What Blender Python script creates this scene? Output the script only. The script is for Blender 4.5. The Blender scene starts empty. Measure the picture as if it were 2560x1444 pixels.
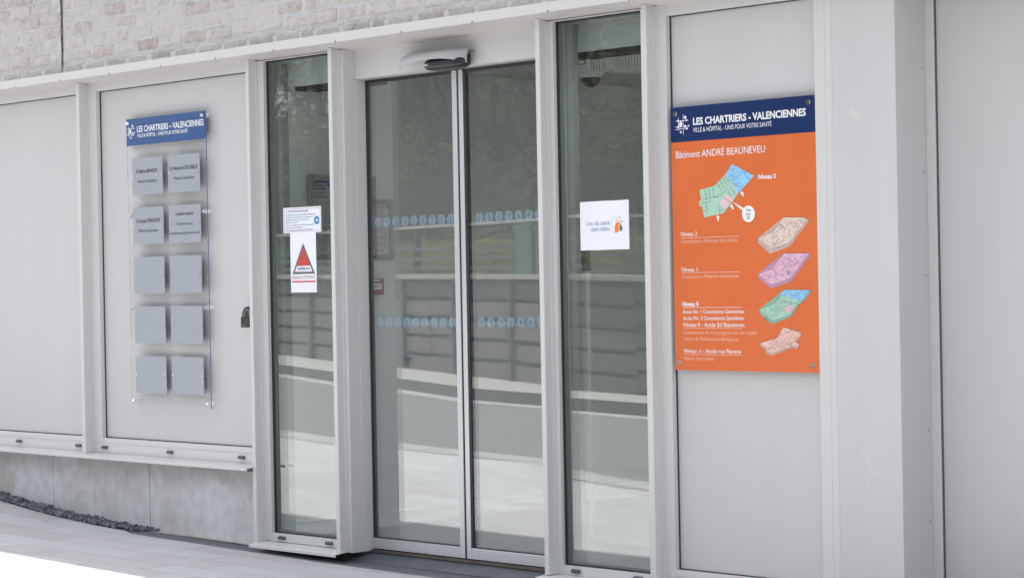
import bpy, math, random
from mathutils import Vector, Matrix, noise
random.seed(7)
rad = math.radians
S = bpy.context.scene
COL = S.collection

# ---------------------------------------------------------------- camera
TH = rad(45.5); ROLL = 0.0187; FPX = 5366.0 * math.tan(TH); PITCH = math.atan(21.4 / FPX)
CAM = Vector((8.0, -6.93, 1.36))
fw0 = Vector((-math.sin(TH), math.cos(TH), 0)); R0 = Vector((math.cos(TH), math.sin(TH), 0)); Z0 = Vector((0, 0, 1))
FWD = fw0 * math.cos(PITCH) - Z0 * math.sin(PITCH)
U0 = fw0 * math.sin(PITCH) + Z0 * math.cos(PITCH)
cr, sr = math.cos(ROLL), math.sin(ROLL)
RT = R0 * cr - U0 * sr
UP = R0 * sr + U0 * cr
cam = bpy.data.cameras.new('camera'); cam.sensor_width = 36; cam.lens = 36 * FPX / 2560
cam.clip_start = 0.05; cam.clip_end = 500
co = bpy.data.objects.new('camera', cam); COL.objects.link(co)
m = Matrix((RT, UP, -FWD)).transposed().to_4x4(); m.translation = CAM
co.matrix_world = m; S.camera = co
cam.dof.use_dof = True; cam.dof.focus_distance = 10.6; cam.dof.aperture_fstop = 5.6

def wp(px, py, Y=0.0):
    """metres (x, z) of a point measured on the facade plane at depth Y"""
    r = FWD * FPX + RT * (px - 1280) - UP * (py - 722)
    t = (Y - CAM.y) / r.y
    p = CAM + r * t
    return p.x, p.z

# ---------------------------------------------------------------- light
S.view_settings.view_transform = 'Standard'; S.view_settings.look = 'None'; S.view_settings.gamma = 1
S.view_settings.exposure = 1.38
SUN_EL = rad(60); DAZ = rad(73)
sdir = Vector((-math.sin(DAZ) * math.cos(SUN_EL), math.cos(DAZ) * math.cos(SUN_EL), math.sin(SUN_EL)))  # towards the sun
W = bpy.data.worlds.new('World'); S.world = W; W.use_nodes = True
nt = W.node_tree; bg = nt.nodes['Background']
sky = nt.nodes.new('ShaderNodeTexSky'); sky.sky_type = 'NISHITA'; sky.sun_disc = False
sky.sun_elevation = SUN_EL; sky.sun_rotation = math.atan2(sdir.x, sdir.y)
sky.air_density = 1.0; sky.dust_density = 2.5; sky.ozone_density = 0.8
hs = nt.nodes.new('ShaderNodeHueSaturation'); hs.inputs['Saturation'].default_value = .23
nt.links.new(sky.outputs[0], hs.inputs['Color']); nt.links.new(hs.outputs[0], bg.inputs[0]); bg.inputs[1].default_value = 0.15
sl = bpy.data.lights.new('sun', 'SUN'); sl.energy = 4.3; sl.angle = rad(0.5); sl.color = (1, 0.97, 0.92)
so = bpy.data.objects.new('sun', sl); COL.objects.link(so)
so.rotation_euler = sdir.to_track_quat('Z', 'Y').to_euler(); so.location = (0, 0, 20)
S.cycles.max_bounces = 10; S.cycles.transparent_max_bounces = 20; S.cycles.diffuse_bounces = 5
S.cycles.caustics_reflective = False; S.cycles.caustics_refractive = False

# ---------------------------------------------------------------- materials
def mat(name, col=(.7, .7, .7), rough=.5, metal=0.0, spec=.5, var=0.0, scale=6.0, bump=0.0, bscale=60.0, col2=None, stretch=None):
    m = bpy.data.materials.new(name); m.use_nodes = True
    n = m.node_tree.nodes; l = m.node_tree.links; b = n['Principled BSDF']
    b.inputs['Base Color'].default_value = (*col, 1); b.inputs['Roughness'].default_value = rough
    b.inputs['Metallic'].default_value = metal; b.inputs['Specular IOR Level'].default_value = spec
    tc = n.new('ShaderNodeTexCoord'); mp = n.new('ShaderNodeMapping'); l.new(tc.outputs['Object'], mp.inputs[0])
    if stretch: mp.inputs['Scale'].default_value = stretch
    if var or col2:
        t = n.new('ShaderNodeTexNoise'); t.inputs['Scale'].default_value = scale; t.inputs['Detail'].default_value = 5
        l.new(mp.outputs[0], t.inputs[0])
        r = n.new('ShaderNodeValToRGB'); r.color_ramp.elements[0].position = .3; r.color_ramp.elements[1].position = .7
        c2 = col2 or tuple(max(0, c * (1 - var)) for c in col)
        r.color_ramp.elements[0].color = (*c2, 1); r.color_ramp.elements[1].color = (*col, 1)
        l.new(t.outputs[0], r.inputs[0]); l.new(r.outputs[0], b.inputs['Base Color'])
        rr = n.new('ShaderNodeMapRange'); rr.inputs[3].default_value = max(0, rough - .06); rr.inputs[4].default_value = rough + .06
        l.new(t.outputs[0], rr.inputs[0]); l.new(rr.outputs[0], b.inputs['Roughness'])
    if bump:
        t2 = n.new('ShaderNodeTexNoise'); t2.inputs['Scale'].default_value = bscale; t2.inputs['Detail'].default_value = 4
        l.new(mp.outputs[0], t2.inputs[0])
        bp = n.new('ShaderNodeBump'); bp.inputs['Strength'].default_value = bump; bp.inputs['Distance'].default_value = .01
        l.new(t2.outputs[0], bp.inputs['Height']); l.new(bp.outputs[0], b.inputs['Normal'])
    return m

def pane(name, tint, base):
    m = bpy.data.materials.new(name); m.use_nodes = True
    n = m.node_tree.nodes; l = m.node_tree.links; n.remove(n['Principled BSDF'])
    lw = n.new('ShaderNodeLayerWeight'); lw.inputs[0].default_value = .5
    pw = n.new('ShaderNodeMath'); pw.operation = 'POWER'; pw.inputs[1].default_value = 5; l.new(lw.outputs['Facing'], pw.inputs[0])
    ad = n.new('ShaderNodeMath'); ad.operation = 'MULTIPLY_ADD'; ad.inputs[1].default_value = 1 - base; ad.inputs[2].default_value = base
    l.new(pw.outputs[0], ad.inputs[0])
    tr = n.new('ShaderNodeBsdfTransparent'); tr.inputs[0].default_value = (*tint, 1)
    gl = n.new('ShaderNodeBsdfGlossy'); gl.inputs['Roughness'].default_value = 0.0; gl.inputs[0].default_value = (.96, .98, .97, 1)
    mx = n.new('ShaderNodeMixShader'); l.new(ad.outputs[0], mx.inputs[0]); l.new(tr.outputs[0], mx.inputs[1]); l.new(gl.outputs[0], mx.inputs[2])
    l.new(mx.outputs[0], n['Material Output'].inputs[0])
    return m

def film(name, col, fac):
    m = bpy.data.materials.new(name); m.use_nodes = True
    n = m.node_tree.nodes; l = m.node_tree.links; b = n['Principled BSDF']
    b.inputs['Base Color'].default_value = (*col, 1); b.inputs['Roughness'].default_value = .4
    tr = n.new('ShaderNodeBsdfTransparent'); mx = n.new('ShaderNodeMixShader'); mx.inputs[0].default_value = fac
    l.new(tr.outputs[0], mx.inputs[1]); l.new(b.outputs[0], mx.inputs[2]); l.new(mx.outputs[0], n['Material Output'].inputs[0])
    return m

M = {}
M['white'] = mat('white_coating', (.595, .592, .590), .42, var=.02, scale=1.5)
M['panel'] = mat('panel_coating', (.548, .546, .549), .5, var=.05, scale=1.6, stretch=(2.5, 2.5, .4), bump=.05, bscale=2.5)
M['gasket'] = mat('black_gasket', (.03, .032, .035), .6, var=.2)
M['dgasket'] = mat('grey_gasket', (.085, .095, .10), .5, var=.2)
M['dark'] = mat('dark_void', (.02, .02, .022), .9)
M['cap'] = mat('grey_plastic', (.07, .08, .10), .5, var=.15, scale=40)
M['black'] = mat('black_plastic', (.014, .014, .017), .38, var=.2, scale=30)
M['alu'] = mat('anodised_aluminium', (.62, .64, .66), .38, .5, var=.05, scale=5, stretch=(1, 1, .2))
M['plate'] = mat('brushed_plate', (.325, .36, .40), .42, .25, var=.03, scale=30, stretch=(1, 1, 12))
M['chrome'] = mat('polished_screw', (.85, .85, .86), .15, 1.0)
M['steel'] = mat('galvanised_steel', (.30, .33, .36), .45, .6, var=.25, scale=40)
M['iron'] = mat('dark_grating', (.26, .27, .29), .5, .5, var=.3, scale=60)
M['navy'] = mat('navy_print', (.013, .032, .115), .22, var=.0, scale=30)
M['blue'] = mat('blue_print', (.012, .070, .235), .3)
M['orange'] = mat('orange_print', (.70, .165, .055), .20, var=.06, scale=5)
M['ink_w'] = mat('white_ink', (.80, .82, .86), .45)
M['ink_p'] = mat('pale_ink', (.80, .62, .58), .45)
M['ink_pp'] = mat('faded_ink', (.82, .45, .34), .45)
M['ink_k'] = mat('dark_ink', (.05, .052, .06), .5)
M['ink_g'] = mat('grey_ink', (.12, .125, .14), .5)
M['paper'] = mat('white_vinyl', (.80, .83, .90), .45, var=.02)
M['red'] = mat('red_ink', (.60, .045, .035), .4)
M['redtxt'] = mat('dull_red_ink', (.45, .06, .06), .5)
M['bluetxt'] = mat('blue_ink', (.05, .14, .27), .5)
M['skyblue'] = mat('round_badge_blue', (.02, .20, .46), .4, col2=(.06, .32, .62), scale=30)
M['orange2'] = mat('orange_ink', (.85, .20, .03), .4)
M['amber'] = mat('amber_ink', (.90, .38, .07), .4)
M['green_p'] = mat('plan_green', (.36, .60, .46), .5)
M['blue_p'] = mat('plan_blue', (.25, .55, .80), .5)
M['pink_p'] = mat('plan_pink', (.70, .50, .53), .5)
M['beige_p'] = mat('plan_beige', (.74, .58, .50), .5)
M['beige_d'] = mat('plan_beige_side', (.52, .37, .33), .5)
M['violet_p'] = mat('plan_violet', (.70, .42, .56), .5)
M['violet_d'] = mat('plan_violet_side', (.48, .25, .38), .5)
M['green_d'] = mat('plan_green_side', (.22, .42, .34), .5)
M['rose_p'] = mat('plan_rose', (.80, .50, .44), .5)
M['line'] = mat('plan_line', (.16, .13, .15), .6)
M['glass'] = pane('window_glass', (.89, .93, .915), .15)
M['dglass'] = pane('door_glass', (.91, .93, .93), .15)
M['acryl'] = pane('clear_acrylic', (.975, .98, .985), .03)
M['acryl_e'] = mat('acrylic_edge', (.16, .16, .34), .25)
M['film'] = film('frosted_blue_marking', (.36, .54, .68), .62)
M['clear'] = mat('clear_spacer', (.86, .87, .89), .2)
M['iwall'] = mat('interior_paint', (.80, .81, .82), .7, var=.04)
M['iwall2'] = mat('interior_grey_paint', (.50, .50, .49), .8, var=.1)
M['ifloor'] = mat('interior_floor', (.40, .41, .42), .35, var=.1)
M['iceil'] = mat('interior_ceiling', (.55, .555, .55), .8, var=.05)
M['greyframe'] = mat('grey_snap_frame', (.30, .32, .33), .4, .3)
M['exitgreen'] = mat('exit_green', (.02, .22, .10), .4)
M['smoke'] = mat('smoked_dome', (.006, .006, .007), .3)
M['stone'] = mat('blue_stone', (.115, .13, .155), .5, var=.35, scale=9, bump=.1, bscale=60)
M['asphalt'] = mat('asphalt', (.17, .174, .174), .9, var=.18, scale=3, bump=.3, bscale=150)
M['kerb'] = mat('kerb_concrete', (.36, .36, .355), .85, var=.2, scale=4, bump=.2, bscale=80)
M['kerb_shade'] = mat('shaded_kerb_face', (.10, .10, .10), .9, var=.3, scale=4)  # shade on the far kerb's front face, put into its colour
M['gravelwalk'] = mat('gritty_footway', (.38, .375, .36), .95, var=.35, scale=12, bump=.3, bscale=60)
M['rwall'] = mat('weathered_sleeper', (.115, .105, .098), .9, col2=(.08, .074, .07), scale=5, bump=.4, bscale=30)
M['rpost'] = mat('dark_post', (.055, .058, .062), .8, var=.3)
M['coping'] = mat('coping_concrete', (.32, .30, .26), .9, var=.3, scale=8)
M['rail'] = mat('grey_timber_rail', (.055, .06, .06), .8, var=.3, scale=10)
M['railtop'] = mat('pale_rail', (.34, .35, .35), .7, var=.2)
M['bingreen'] = mat('green_bin_plastic', (.008, .085, .045), .4, var=.15, scale=4)
M['binred'] = mat('maroon_bin_plastic', (.10, .03, .035), .45, var=.15)
M['bark'] = mat('bark', (.07, .06, .05), .95, var=.4, scale=20)
M['earth'] = mat('dark_earth', (.05, .045, .035), 1, var=.4, scale=3)
M['hill'] = mat('wooded_ground', (.022, .032, .018), 1, var=.5, scale=1.5)

def leafmat(name, a, b, t):
    m = bpy.data.materials.new(name); m.use_nodes = True
    n = m.node_tree.nodes; l = m.node_tree.links; p = n['Principled BSDF']
    oi = n.new('ShaderNodeNewGeometry'); r = n.new('ShaderNodeValToRGB')
    r.color_ramp.elements[0].color = (*a, 1); r.color_ramp.elements[1].color = (*b, 1)
    l.new(oi.outputs['Random Per Island'], r.inputs[0]); l.new(r.outputs[0], p.inputs['Base Color'])
    p.inputs['Roughness'].default_value = .85; p.inputs['Specular IOR Level'].default_value = .15
    tl = n.new('ShaderNodeBsdfTranslucent'); l.new(r.outputs[0], tl.inputs[0])
    mx = n.new('ShaderNodeMixShader'); mx.inputs[0].default_value = t
    l.new(p.outputs[0], mx.inputs[1]); l.new(tl.outputs[0], mx.inputs[2]); l.new(mx.outputs[0], n['Material Output'].inputs[0])
    return m
M['leaf_d'] = leafmat('dark_foliage', (.036, .040, .028), (.20, .20, .12), .35)  # pale end of the range puts sunlit patches into the leaf colour
M['leaf_l'] = leafmat('fresh_foliage', (.14, .22, .05), (.30, .38, .10), .45)

def paver_mat():
    m = bpy.data.materials.new('concrete_pavers'); m.use_nodes = True
    n = m.node_tree.nodes; l = m.node_tree.links; b = n['Principled BSDF']
    tc = n.new('ShaderNodeTexCoord'); mp = n.new('ShaderNodeMapping'); l.new(tc.outputs['Object'], mp.inputs[0])
    mp.inputs['Rotation'].default_value = (0, 0, rad(-5))
    br = n.new('ShaderNodeTexBrick'); l.new(mp.outputs[0], br.inputs[0])
    br.offset = .37; br.inputs['Scale'].default_value = 1
    br.inputs['Brick Width'].default_value = .60; br.inputs['Row Height'].default_value = .20
    br.inputs['Mortar Size'].default_value = .0035; br.inputs['Mortar Smooth'].default_value = .3
    br.inputs['Color1'].default_value = (.42, .405, .415, 1); br.inputs['Color2'].default_value = (.48, .485, .50, 1)
    br.inputs['Mortar'].default_value = (.30, .29, .30, 1); br.inputs['Bias'].default_value = .1
    no = n.new('ShaderNodeTexNoise'); no.inputs['Scale'].default_value = 3; no.inputs['Detail'].default_value = 8; l.new(tc.outputs['Object'], no.inputs[0])
    mr = n.new('ShaderNodeMapRange'); mr.inputs[1].default_value = .3; mr.inputs[2].default_value = .7; mr.inputs[3].default_value = .93; mr.inputs[4].default_value = 1.03
    l.new(no.outputs[0], mr.inputs[0])
    mx = n.new('ShaderNodeMix'); mx.data_type = 'RGBA'; mx.blend_type = 'MULTIPLY'; mx.inputs[0].default_value = 1
    l.new(br.outputs[0], mx.inputs[6]); l.new(mr.outputs[0], mx.inputs[7])
    sp = n.new('ShaderNodeTexVoronoi'); sp.inputs['Scale'].default_value = 9; l.new(tc.outputs['Object'], sp.inputs[0])
    st = n.new('ShaderNodeMapRange'); st.inputs[1].default_value = .025; st.inputs[2].default_value = .07; st.inputs[3].default_value = .72; st.inputs[4].default_value = 1
    l.new(sp.outputs['Distance'], st.inputs[0])
    mx2 = n.new('ShaderNodeMix'); mx2.data_type = 'RGBA'; mx2.blend_type = 'MULTIPLY'; mx2.inputs[0].default_value = 1
    l.new(mx.outputs[2], mx2.inputs[6]); l.new(st.outputs[0], mx2.inputs[7])
    l.new(mx2.outputs[2], b.inputs['Base Color']); b.inputs['Roughness'].default_value = .75
    bp = n.new('ShaderNodeBump'); bp.inputs['Strength'].default_value = .5; bp.inputs['Distance'].default_value = .004
    l.new(br.outputs['Fac'], bp.inputs['Height']); bp.invert = True; l.new(bp.outputs[0], b.inputs['Normal'])
    return m
M['paver'] = paver_mat()

def brick_mat():
    m = bpy.data.materials.new('whitewashed_brick'); m.use_nodes = True
    n = m.node_tree.nodes; l = m.node_tree.links; b = n['Principled BSDF']
    at = n.new('ShaderNodeAttribute'); at.attribute_name = 'tone'
    tc = n.new('ShaderNodeTexCoord')
    no = n.new('ShaderNodeTexNoise'); no.inputs['Scale'].default_value = 16; no.inputs['Detail'].default_value = 8; no.inputs['Roughness'].default_value = .65; l.new(tc.outputs['Object'], no.inputs[0])
    ad = n.new('ShaderNodeMath'); ad.operation = 'ADD'; l.new(at.outputs['Fac'], ad.inputs[0]); l.new(no.outputs[0], ad.inputs[1])
    r = n.new('ShaderNodeValToRGB'); e = r.color_ramp.elements
    e[0].position = .62; e[0].color = (.52, .49, .48, 1); e[1].position = 1.1; e[1].color = (.37, .315, .30, 1)
    e2 = e.new(.8); e2.color = (.46, .415, .40, 1)
    l.new(ad.outputs[0], r.inputs[0])
    n2 = n.new('ShaderNodeTexNoise'); n2.inputs['Scale'].default_value = 45; n2.inputs['Detail'].default_value = 5; l.new(tc.outputs['Object'], n2.inputs[0])
    mr = n.new('ShaderNodeMapRange'); mr.inputs[1].default_value = .60; mr.inputs[2].default_value = .74; mr.inputs[3].default_value = 1; mr.inputs[4].default_value = .58
    l.new(n2.outputs[0], mr.inputs[0])
    mx = n.new('ShaderNodeMix'); mx.data_type = 'RGBA'; mx.blend_type = 'MULTIPLY'; mx.inputs[0].default_value = 1
    l.new(r.outputs[0], mx.inputs[6]); l.new(mr.outputs[0], mx.inputs[7]); l.new(mx.outputs[2], b.inputs['Base Color'])
    b.inputs['Roughness'].default_value = .9
    bp = n.new('ShaderNodeBump'); bp.inputs['Strength'].default_value = .6; bp.inputs['Distance'].default_value = .006
    l.new(n2.outputs[0], bp.inputs['Height']); l.new(bp.outputs[0], b.inputs['Normal'])
    return m
M['brick'] = brick_mat()
M['mortar'] = mat('pale_mortar', (.54, .545, .56), .95, var=.12, scale=12, bump=.4, bscale=70)

def plinth_mat():
    m = bpy.data.materials.new('blotchy_concrete'); m.use_nodes = True
    n = m.node_tree.nodes; l = m.node_tree.links; b = n['Principled BSDF']
    tc = n.new('ShaderNodeTexCoord')
    n1 = n.new('ShaderNodeTexNoise'); n1.inputs['Scale'].default_value = 2.2; n1.inputs['Detail'].default_value = 3; n1.inputs['Distortion'].default_value = .6; l.new(tc.outputs['Object'], n1.inputs[0])
    r = n.new('ShaderNodeValToRGB'); e = r.color_ramp.elements
    e[0].position = .38; e[0].color = (.58, .575, .57, 1); e[1].position = .62; e[1].color = (.71, .72, .74, 1)
    l.new(n1.outputs[0], r.inputs[0])
    n2 = n.new('ShaderNodeTexNoise'); n2.inputs['Scale'].default_value = 14; n2.inputs['Detail'].default_value = 9; l.new(tc.outputs['Object'], n2.inputs[0])
    mr = n.new('ShaderNodeMapRange'); mr.inputs[1].default_value = .3; mr.inputs[2].default_value = .75; mr.inputs[3].default_value = .85; mr.inputs[4].default_value = 1.1; l.new(n2.outputs[0], mr.inputs[0])
    mx = n.new('ShaderNodeMix'); mx.data_type = 'RGBA'; mx.blend_type = 'MULTIPLY'; mx.inputs[0].default_value = 1
    l.new(r.outputs[0], mx.inputs[6]); l.new(mr.outputs[0], mx.inputs[7])
    n3 = n.new('ShaderNodeTexNoise'); n3.inputs['Scale'].default_value = 3.1; n3.inputs['Detail'].default_value = 2
    mp = n.new('ShaderNodeMapping'); mp.inputs['Location'].default_value = (3, 1, 7); l.new(tc.outputs['Object'], mp.inputs[0]); l.new(mp.outputs[0], n3.inputs[0])
    m3 = n.new('ShaderNodeMapRange'); m3.inputs[1].default_value = .60; m3.inputs[2].default_value = .66; l.new(n3.outputs[0], m3.inputs[0])
    mx2 = n.new('ShaderNodeMix'); mx2.data_type = 'RGBA'; l.new(m3.outputs[0], mx2.inputs[0]); l.new(mx.outputs[2], mx2.inputs[6]); mx2.inputs[7].default_value = (.58, .57, .55, 1)
    l.new(mx2.outputs[2], b.inputs['Base Color']); b.inputs['Roughness'].default_value = .85
    bp = n.new('ShaderNodeBump'); bp.inputs['Strength'].default_value = .15; bp.inputs['Distance'].default_value = .004
    l.new(n2.outputs[0], bp.inputs['Height']); l.new(bp.outputs[0], b.inputs['Normal'])
    return m
M['plinth'] = plinth_mat()
M['gravel'] = leafmat('slate_chips', (.09, .10, .115), (.27, .28, .30), 0.0)

# ---------------------------------------------------------------- mesh builder
class MB:
    def __init__(s): s.v = []; s.f = []; s.mi = []; s.cur = 0; s.tone = []
    def add(s, vs, fs):
        o = len(s.v); s.v += [tuple(p) for p in vs]
        for f in fs: s.f.append(tuple(i + o for i in f)); s.mi.append(s.cur)
        return s
    def m(s, i): s.cur = i; return s
    def box(s, x0, x1, y0, y1, z0, z1):
        v = [(x0, y0, z0), (x1, y0, z0), (x1, y1, z0), (x0, y1, z0), (x0, y0, z1), (x1, y0, z1), (x1, y1, z1), (x0, y1, z1)]
        return s.add(v, [(0, 3, 2, 1), (4, 5, 6, 7), (0, 1, 5, 4), (1, 2, 6, 5), (2, 3, 7, 6), (3, 0, 4, 7)])
    def bbox(s, x0, x1, y0, y1, z0, z1, b=.002):
        """box with chamfered front (y0) edges"""
        v = [(x0, y1, z0), (x1, y1, z0), (x1, y1, z1), (x0, y1, z1),
             (x0, y0 + b, z0), (x1, y0 + b, z0), (x1, y0 + b, z1), (x0, y0 + b, z1),
             (x0 + b, y0, z0 + b), (x1 - b, y0, z0 + b), (x1 - b, y0, z1 - b), (x0 + b, y0, z1 - b)]
        f = [(0, 3, 2, 1), (0, 1, 5, 4), (1, 2, 6, 5), (2, 3, 7, 6), (3, 0, 4, 7), (4, 5, 9, 8), (5, 6, 10, 9), (6, 7, 11, 10), (7, 4, 8, 11), (8, 9, 10, 11)]
        return s.add(v, f)
    def quadY(s, x0, x1, y, z0, z1): return s.add([(x0, y, z0), (x1, y, z0), (x1, y, z1), (x0, y, z1)], [(0, 1, 2, 3)])
    def polyY(s, pts, y): return s.add([(p[0], y, p[1]) for p in pts], [tuple(range(len(pts)))])
    def prismX(s, prof, x0, x1):
        """profile of (y, z) extruded along x"""
        n = len(prof); v = [(x0, *p) for p in prof] + [(x1, *p) for p in prof]
        f = [(i, (i + 1) % n, (i + 1) % n + n, i + n) for i in range(n)] + [tuple(range(n))[::-1], tuple(range(n, 2 * n))]
        return s.add(v, f)
    def slabY(s, pts, y0, y1):
        n = len(pts); v = [(p[0], y0, p[1]) for p in pts] + [(p[0], y1, p[1]) for p in pts]
        f = [tuple(range(n)), tuple(range(n, 2 * n))[::-1]] + [(i, i + n, (i + 1) % n + n, (i + 1) % n) for i in range(n)]
        return s.add(v, f)
    def cylY(s, x, z, r, y0, y1, n=16, r2=None):
        r2 = r if r2 is None else r2
        v = []
        for (rr, y) in ((r, y0), (r2, y1)):
            v += [(x + rr * math.cos(2 * math.pi * i / n), y, z + rr * math.sin(2 * math.pi * i / n)) for i in range(n)]
        f = [tuple(range(n)), tuple(range(n, 2 * n))[::-1]] + [(i, i + n, (i + 1) % n + n, (i + 1) % n) for i in range(n)]
        return s.add(v, f)
    def cylZ(s, x, y, r, z0, z1, n=20, r2=None):
        r2 = r if r2 is None else r2; v = []
        for (rr, z) in ((r, z0), (r2, z1)):
            v += [(x + rr * math.cos(2 * math.pi * i / n), y + rr * math.sin(2 * math.pi * i / n), z) for i in range(n)]
        f = [tuple(range(n))[::-1], tuple(range(n, 2 * n))] + [(i, (i + 1) % n, (i + 1) % n + n, i + n) for i in range(n)]
        return s.add(v, f)
    def dome(s, c, r, sx=1, sy=1, sz=1, n=16, k=8, full=False, down=False):
        v = []; a0 = -math.pi / 2 if full else 0
        for j in range(k + 1):
            a = a0 + (math.pi / 2 - a0) * j / k
            for i in range(n):
                t = 2 * math.pi * i / n; zz = math.sin(a) * (-1 if down else 1)
                v.append((c[0] + r * sx * math.cos(a) * math.cos(t), c[1] + r * sy * math.cos(a) * math.sin(t), c[2] + r * sz * zz))
        f = [(j * n + i, j * n + (i + 1) % n, (j + 1) * n + (i + 1) % n, (j + 1) * n + i) for j in range(k) for i in range(n)]
        return s.add(v, f)
    def tube(s, pts, r, n=8):
        prev = None; base = len(s.v); vs = []
        for i, p in enumerate(pts):
            p = Vector(p); a = Vector(pts[max(0, i - 1)]); b = Vector(pts[min(len(pts) - 1, i + 1)])
            d = (b - a).normalized(); u = d.orthogonal().normalized() if prev is None else (prev - d * prev.dot(d)).normalized(); prev = u
            w = d.cross(u); rr = r[i] if isinstance(r, (list, tuple)) else r
            vs += [p + (u * math.cos(2 * math.pi * k / n) + w * math.sin(2 * math.pi * k / n)) * rr for k in range(n)]
        f = [(i * n + k, i * n + (k + 1) % n, (i + 1) * n + (k + 1) % n, (i + 1) * n + k) for i in range(len(pts) - 1) for k in range(n)]
        f += [tuple(range(n))[::-1], tuple(range((len(pts) - 1) * n, len(pts) * n))]
        return s.add(vs, f)
    def build(s, name, mats, parent=None, smooth=False, off=None):
        if not isinstance(mats, (list, tuple)): mats = [mats]
        me = bpy.data.meshes.new(name)
        o = off if off is not None else (world_loc(parent) if parent else Vector((0, 0, 0)))
        me.from_pydata([(x - o[0], y - o[1], z - o[2]) for x, y, z in s.v], [], s.f)
        for mm in mats: me.materials.append(M[mm] if isinstance(mm, str) else mm)
        me.polygons.foreach_set('material_index', s.mi)
        if smooth: me.polygons.foreach_set('use_smooth', [True] * len(s.f))
        if s.tone:
            a = me.attributes.new('tone', 'FLOAT', 'POINT'); a.data.foreach_set('value', s.tone)
        me.update()
        ob = bpy.data.objects.new(name, me); COL.objects.link(ob)
        if parent: ob.parent = parent
        elif off is not None: ob.location = off
        return ob

def world_loc(o):
    p = Vector((0, 0, 0))
    while o: p = p + o.location; o = o.parent
    return p

def tag(o, label=None, cat=None, group=None, kind=None):
    if label: o['label'] = label
    if cat: o['category'] = cat
    if group: o['group'] = group
    if kind: o['kind'] = kind
    return o
def thing(name, loc, label, cat, group=None):
    o = bpy.data.objects.new(name, None); o.empty_display_size = .1; COL.objects.link(o); o.location = loc
    return tag(o, label, cat, group, 'thing')

# lettering: font outlines fitted to a measured box on a plane that faces -y
def text_mesh(txt, bold=0.0):
    c = bpy.data.curves.new('t', 'FONT'); c.body = txt; c.size = 1; c.offset = bold; c.resolution_u = 3; c.fill_mode = 'FRONT'
    ob = bpy.data.objects.new('t', c); COL.objects.link(ob)
    dg = bpy.context.evaluated_depsgraph_get(); me = bpy.data.meshes.new_from_object(ob.evaluated_get(dg))
    vs = [tuple(v.co) for v in me.vertices]; fs = [tuple(p.vertices) for p in me.polygons]
    bpy.data.objects.remove(ob); bpy.data.curves.remove(c); bpy.data.meshes.remove(me)
    return vs, fs
CAPH = max(v[1] for v in text_mesh('H')[0])
def put_text(mb, txt, x0, x1, zb, cap, y, bold=0.0, zb2=None):
    vs, fs = text_mesh(txt, bold)
    a = min(v[0] for v in vs); b = max(v[0] for v in vs); k = (x1 - x0) / (b - a); h = cap / CAPH
    zb2 = zb if zb2 is None else zb2
    mb.add([(x0 + (v[0] - a) * k, y, zb + (zb2 - zb) * (v[0] - a) / (b - a) + v[1] * h) for v in vs], fs)
def label_text(mb, zf, txt, l, r, cap, y, bold=0.0):
    """l, r: measured ends of the base line; cap: measured capital height"""
    x0, z0 = wp(*zf(*l), y); x1, z1 = wp(*zf(*r), y)
    lx, ly = zf(*l); zt = wp(*zf(l[0], l[1] - cap), y)[1]
    rt = wp(*zf(r[0], r[1] - cap), y)[1]
    zb = (z0 + z1) / 2
    put_text(mb, txt, x0, x1, zb, ((zt - z0) + (rt - z1)) / 2, y, bold)

# ---------------------------------------------------------------- ground
def gz(x, y):
    if x > -.3: h = -.006 * (min(x, 4) + .3)
    elif x > -1.9: h = .018 * (-.3 - x)
    elif x > -3.5: t = -1.9 - x; h = .0288 + .018 * t + .034 * t * t
    else: h = .1446 + .030 * (-3.5 - x)
    return h + .050 * min(y + 1.2, 0)
def nk(x): return -4.35 - .22 * max(0, -5.2 - x)
def fk(x): return -12.1 - .42 * max(0, -12.3 - x)   # line of the far kerb   # inner line of the near kerb
def sheet(name, fa, fb, m, kind='structure', n=90, k=10, dz=0.0, x0=-60, x1=14):
    mb = MB(); vs = []; fs = []
    xs = sorted([x0 + (x1 - x0) * (i / n) for i in range(n + 1)] + [-.3, -1.9, -3.5])
    for x in xs:
        a, b = fa(x), fb(x)
        for j in range(k + 1):
            y = a + (b - a) * j / k; vs.append((x, y, gz(x, y) + dz))
    q = k + 1
    for i in range(len(xs) - 1):
        for j in range(k): fs.append((i * q + j, i * q + j + 1, (i + 1) * q + j + 1, (i + 1) * q + j))
    mb.add(vs, fs); o = mb.build(name, m, smooth=True); o['kind'] = kind; return o
G = -.125
def inner(x): return 0.05 if x < -6 else (-.078 if x < -1.95 else G - .004)
sheet('pavement', inner, nk, 'paver', k=24, n=480)
sheet('road', lambda x: nk(x) - .27, lambda x: fk(x) - .05, 'asphalt', dz=-.05, k=16)
sheet('far_pavement', lambda x: fk(x) - .05, lambda x: fk(x) - 3.5, 'gravelwalk', dz=.115)
base = MB().box(-60, 40, -80, 40, -3.0, -1.2).build('ground', 'earth'); base['kind'] = 'structure'
def kerb(name, fn, off, w, h, m):
    mb = MB(); vs = []; fs = []; n = 120
    for i in range(n + 1):
        x = -60 + 74 * i / n; y = fn(x) - off
        z = gz(x, y)
        vs += [(x, y + .0, z - .2), (x, y, z + h), (x, y - w, z + h - .002), (x, y - w, z - .2)]
    for i in range(n):
        for j in range(3): fs.append((i * 4 + j, i * 4 + j + 1, i * 4 + 5 + j, i * 4 + 4 + j))
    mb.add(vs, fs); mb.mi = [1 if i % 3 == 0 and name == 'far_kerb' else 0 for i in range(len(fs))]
    o = mb.build(name, [m, 'kerb_shade']); o['kind'] = 'structure'; return o
kerb('near_kerb', nk, .012, .34, .004, 'kerb')
kerb('far_gutter', fk, -.30, .30, -.045, 'kerb')
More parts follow.
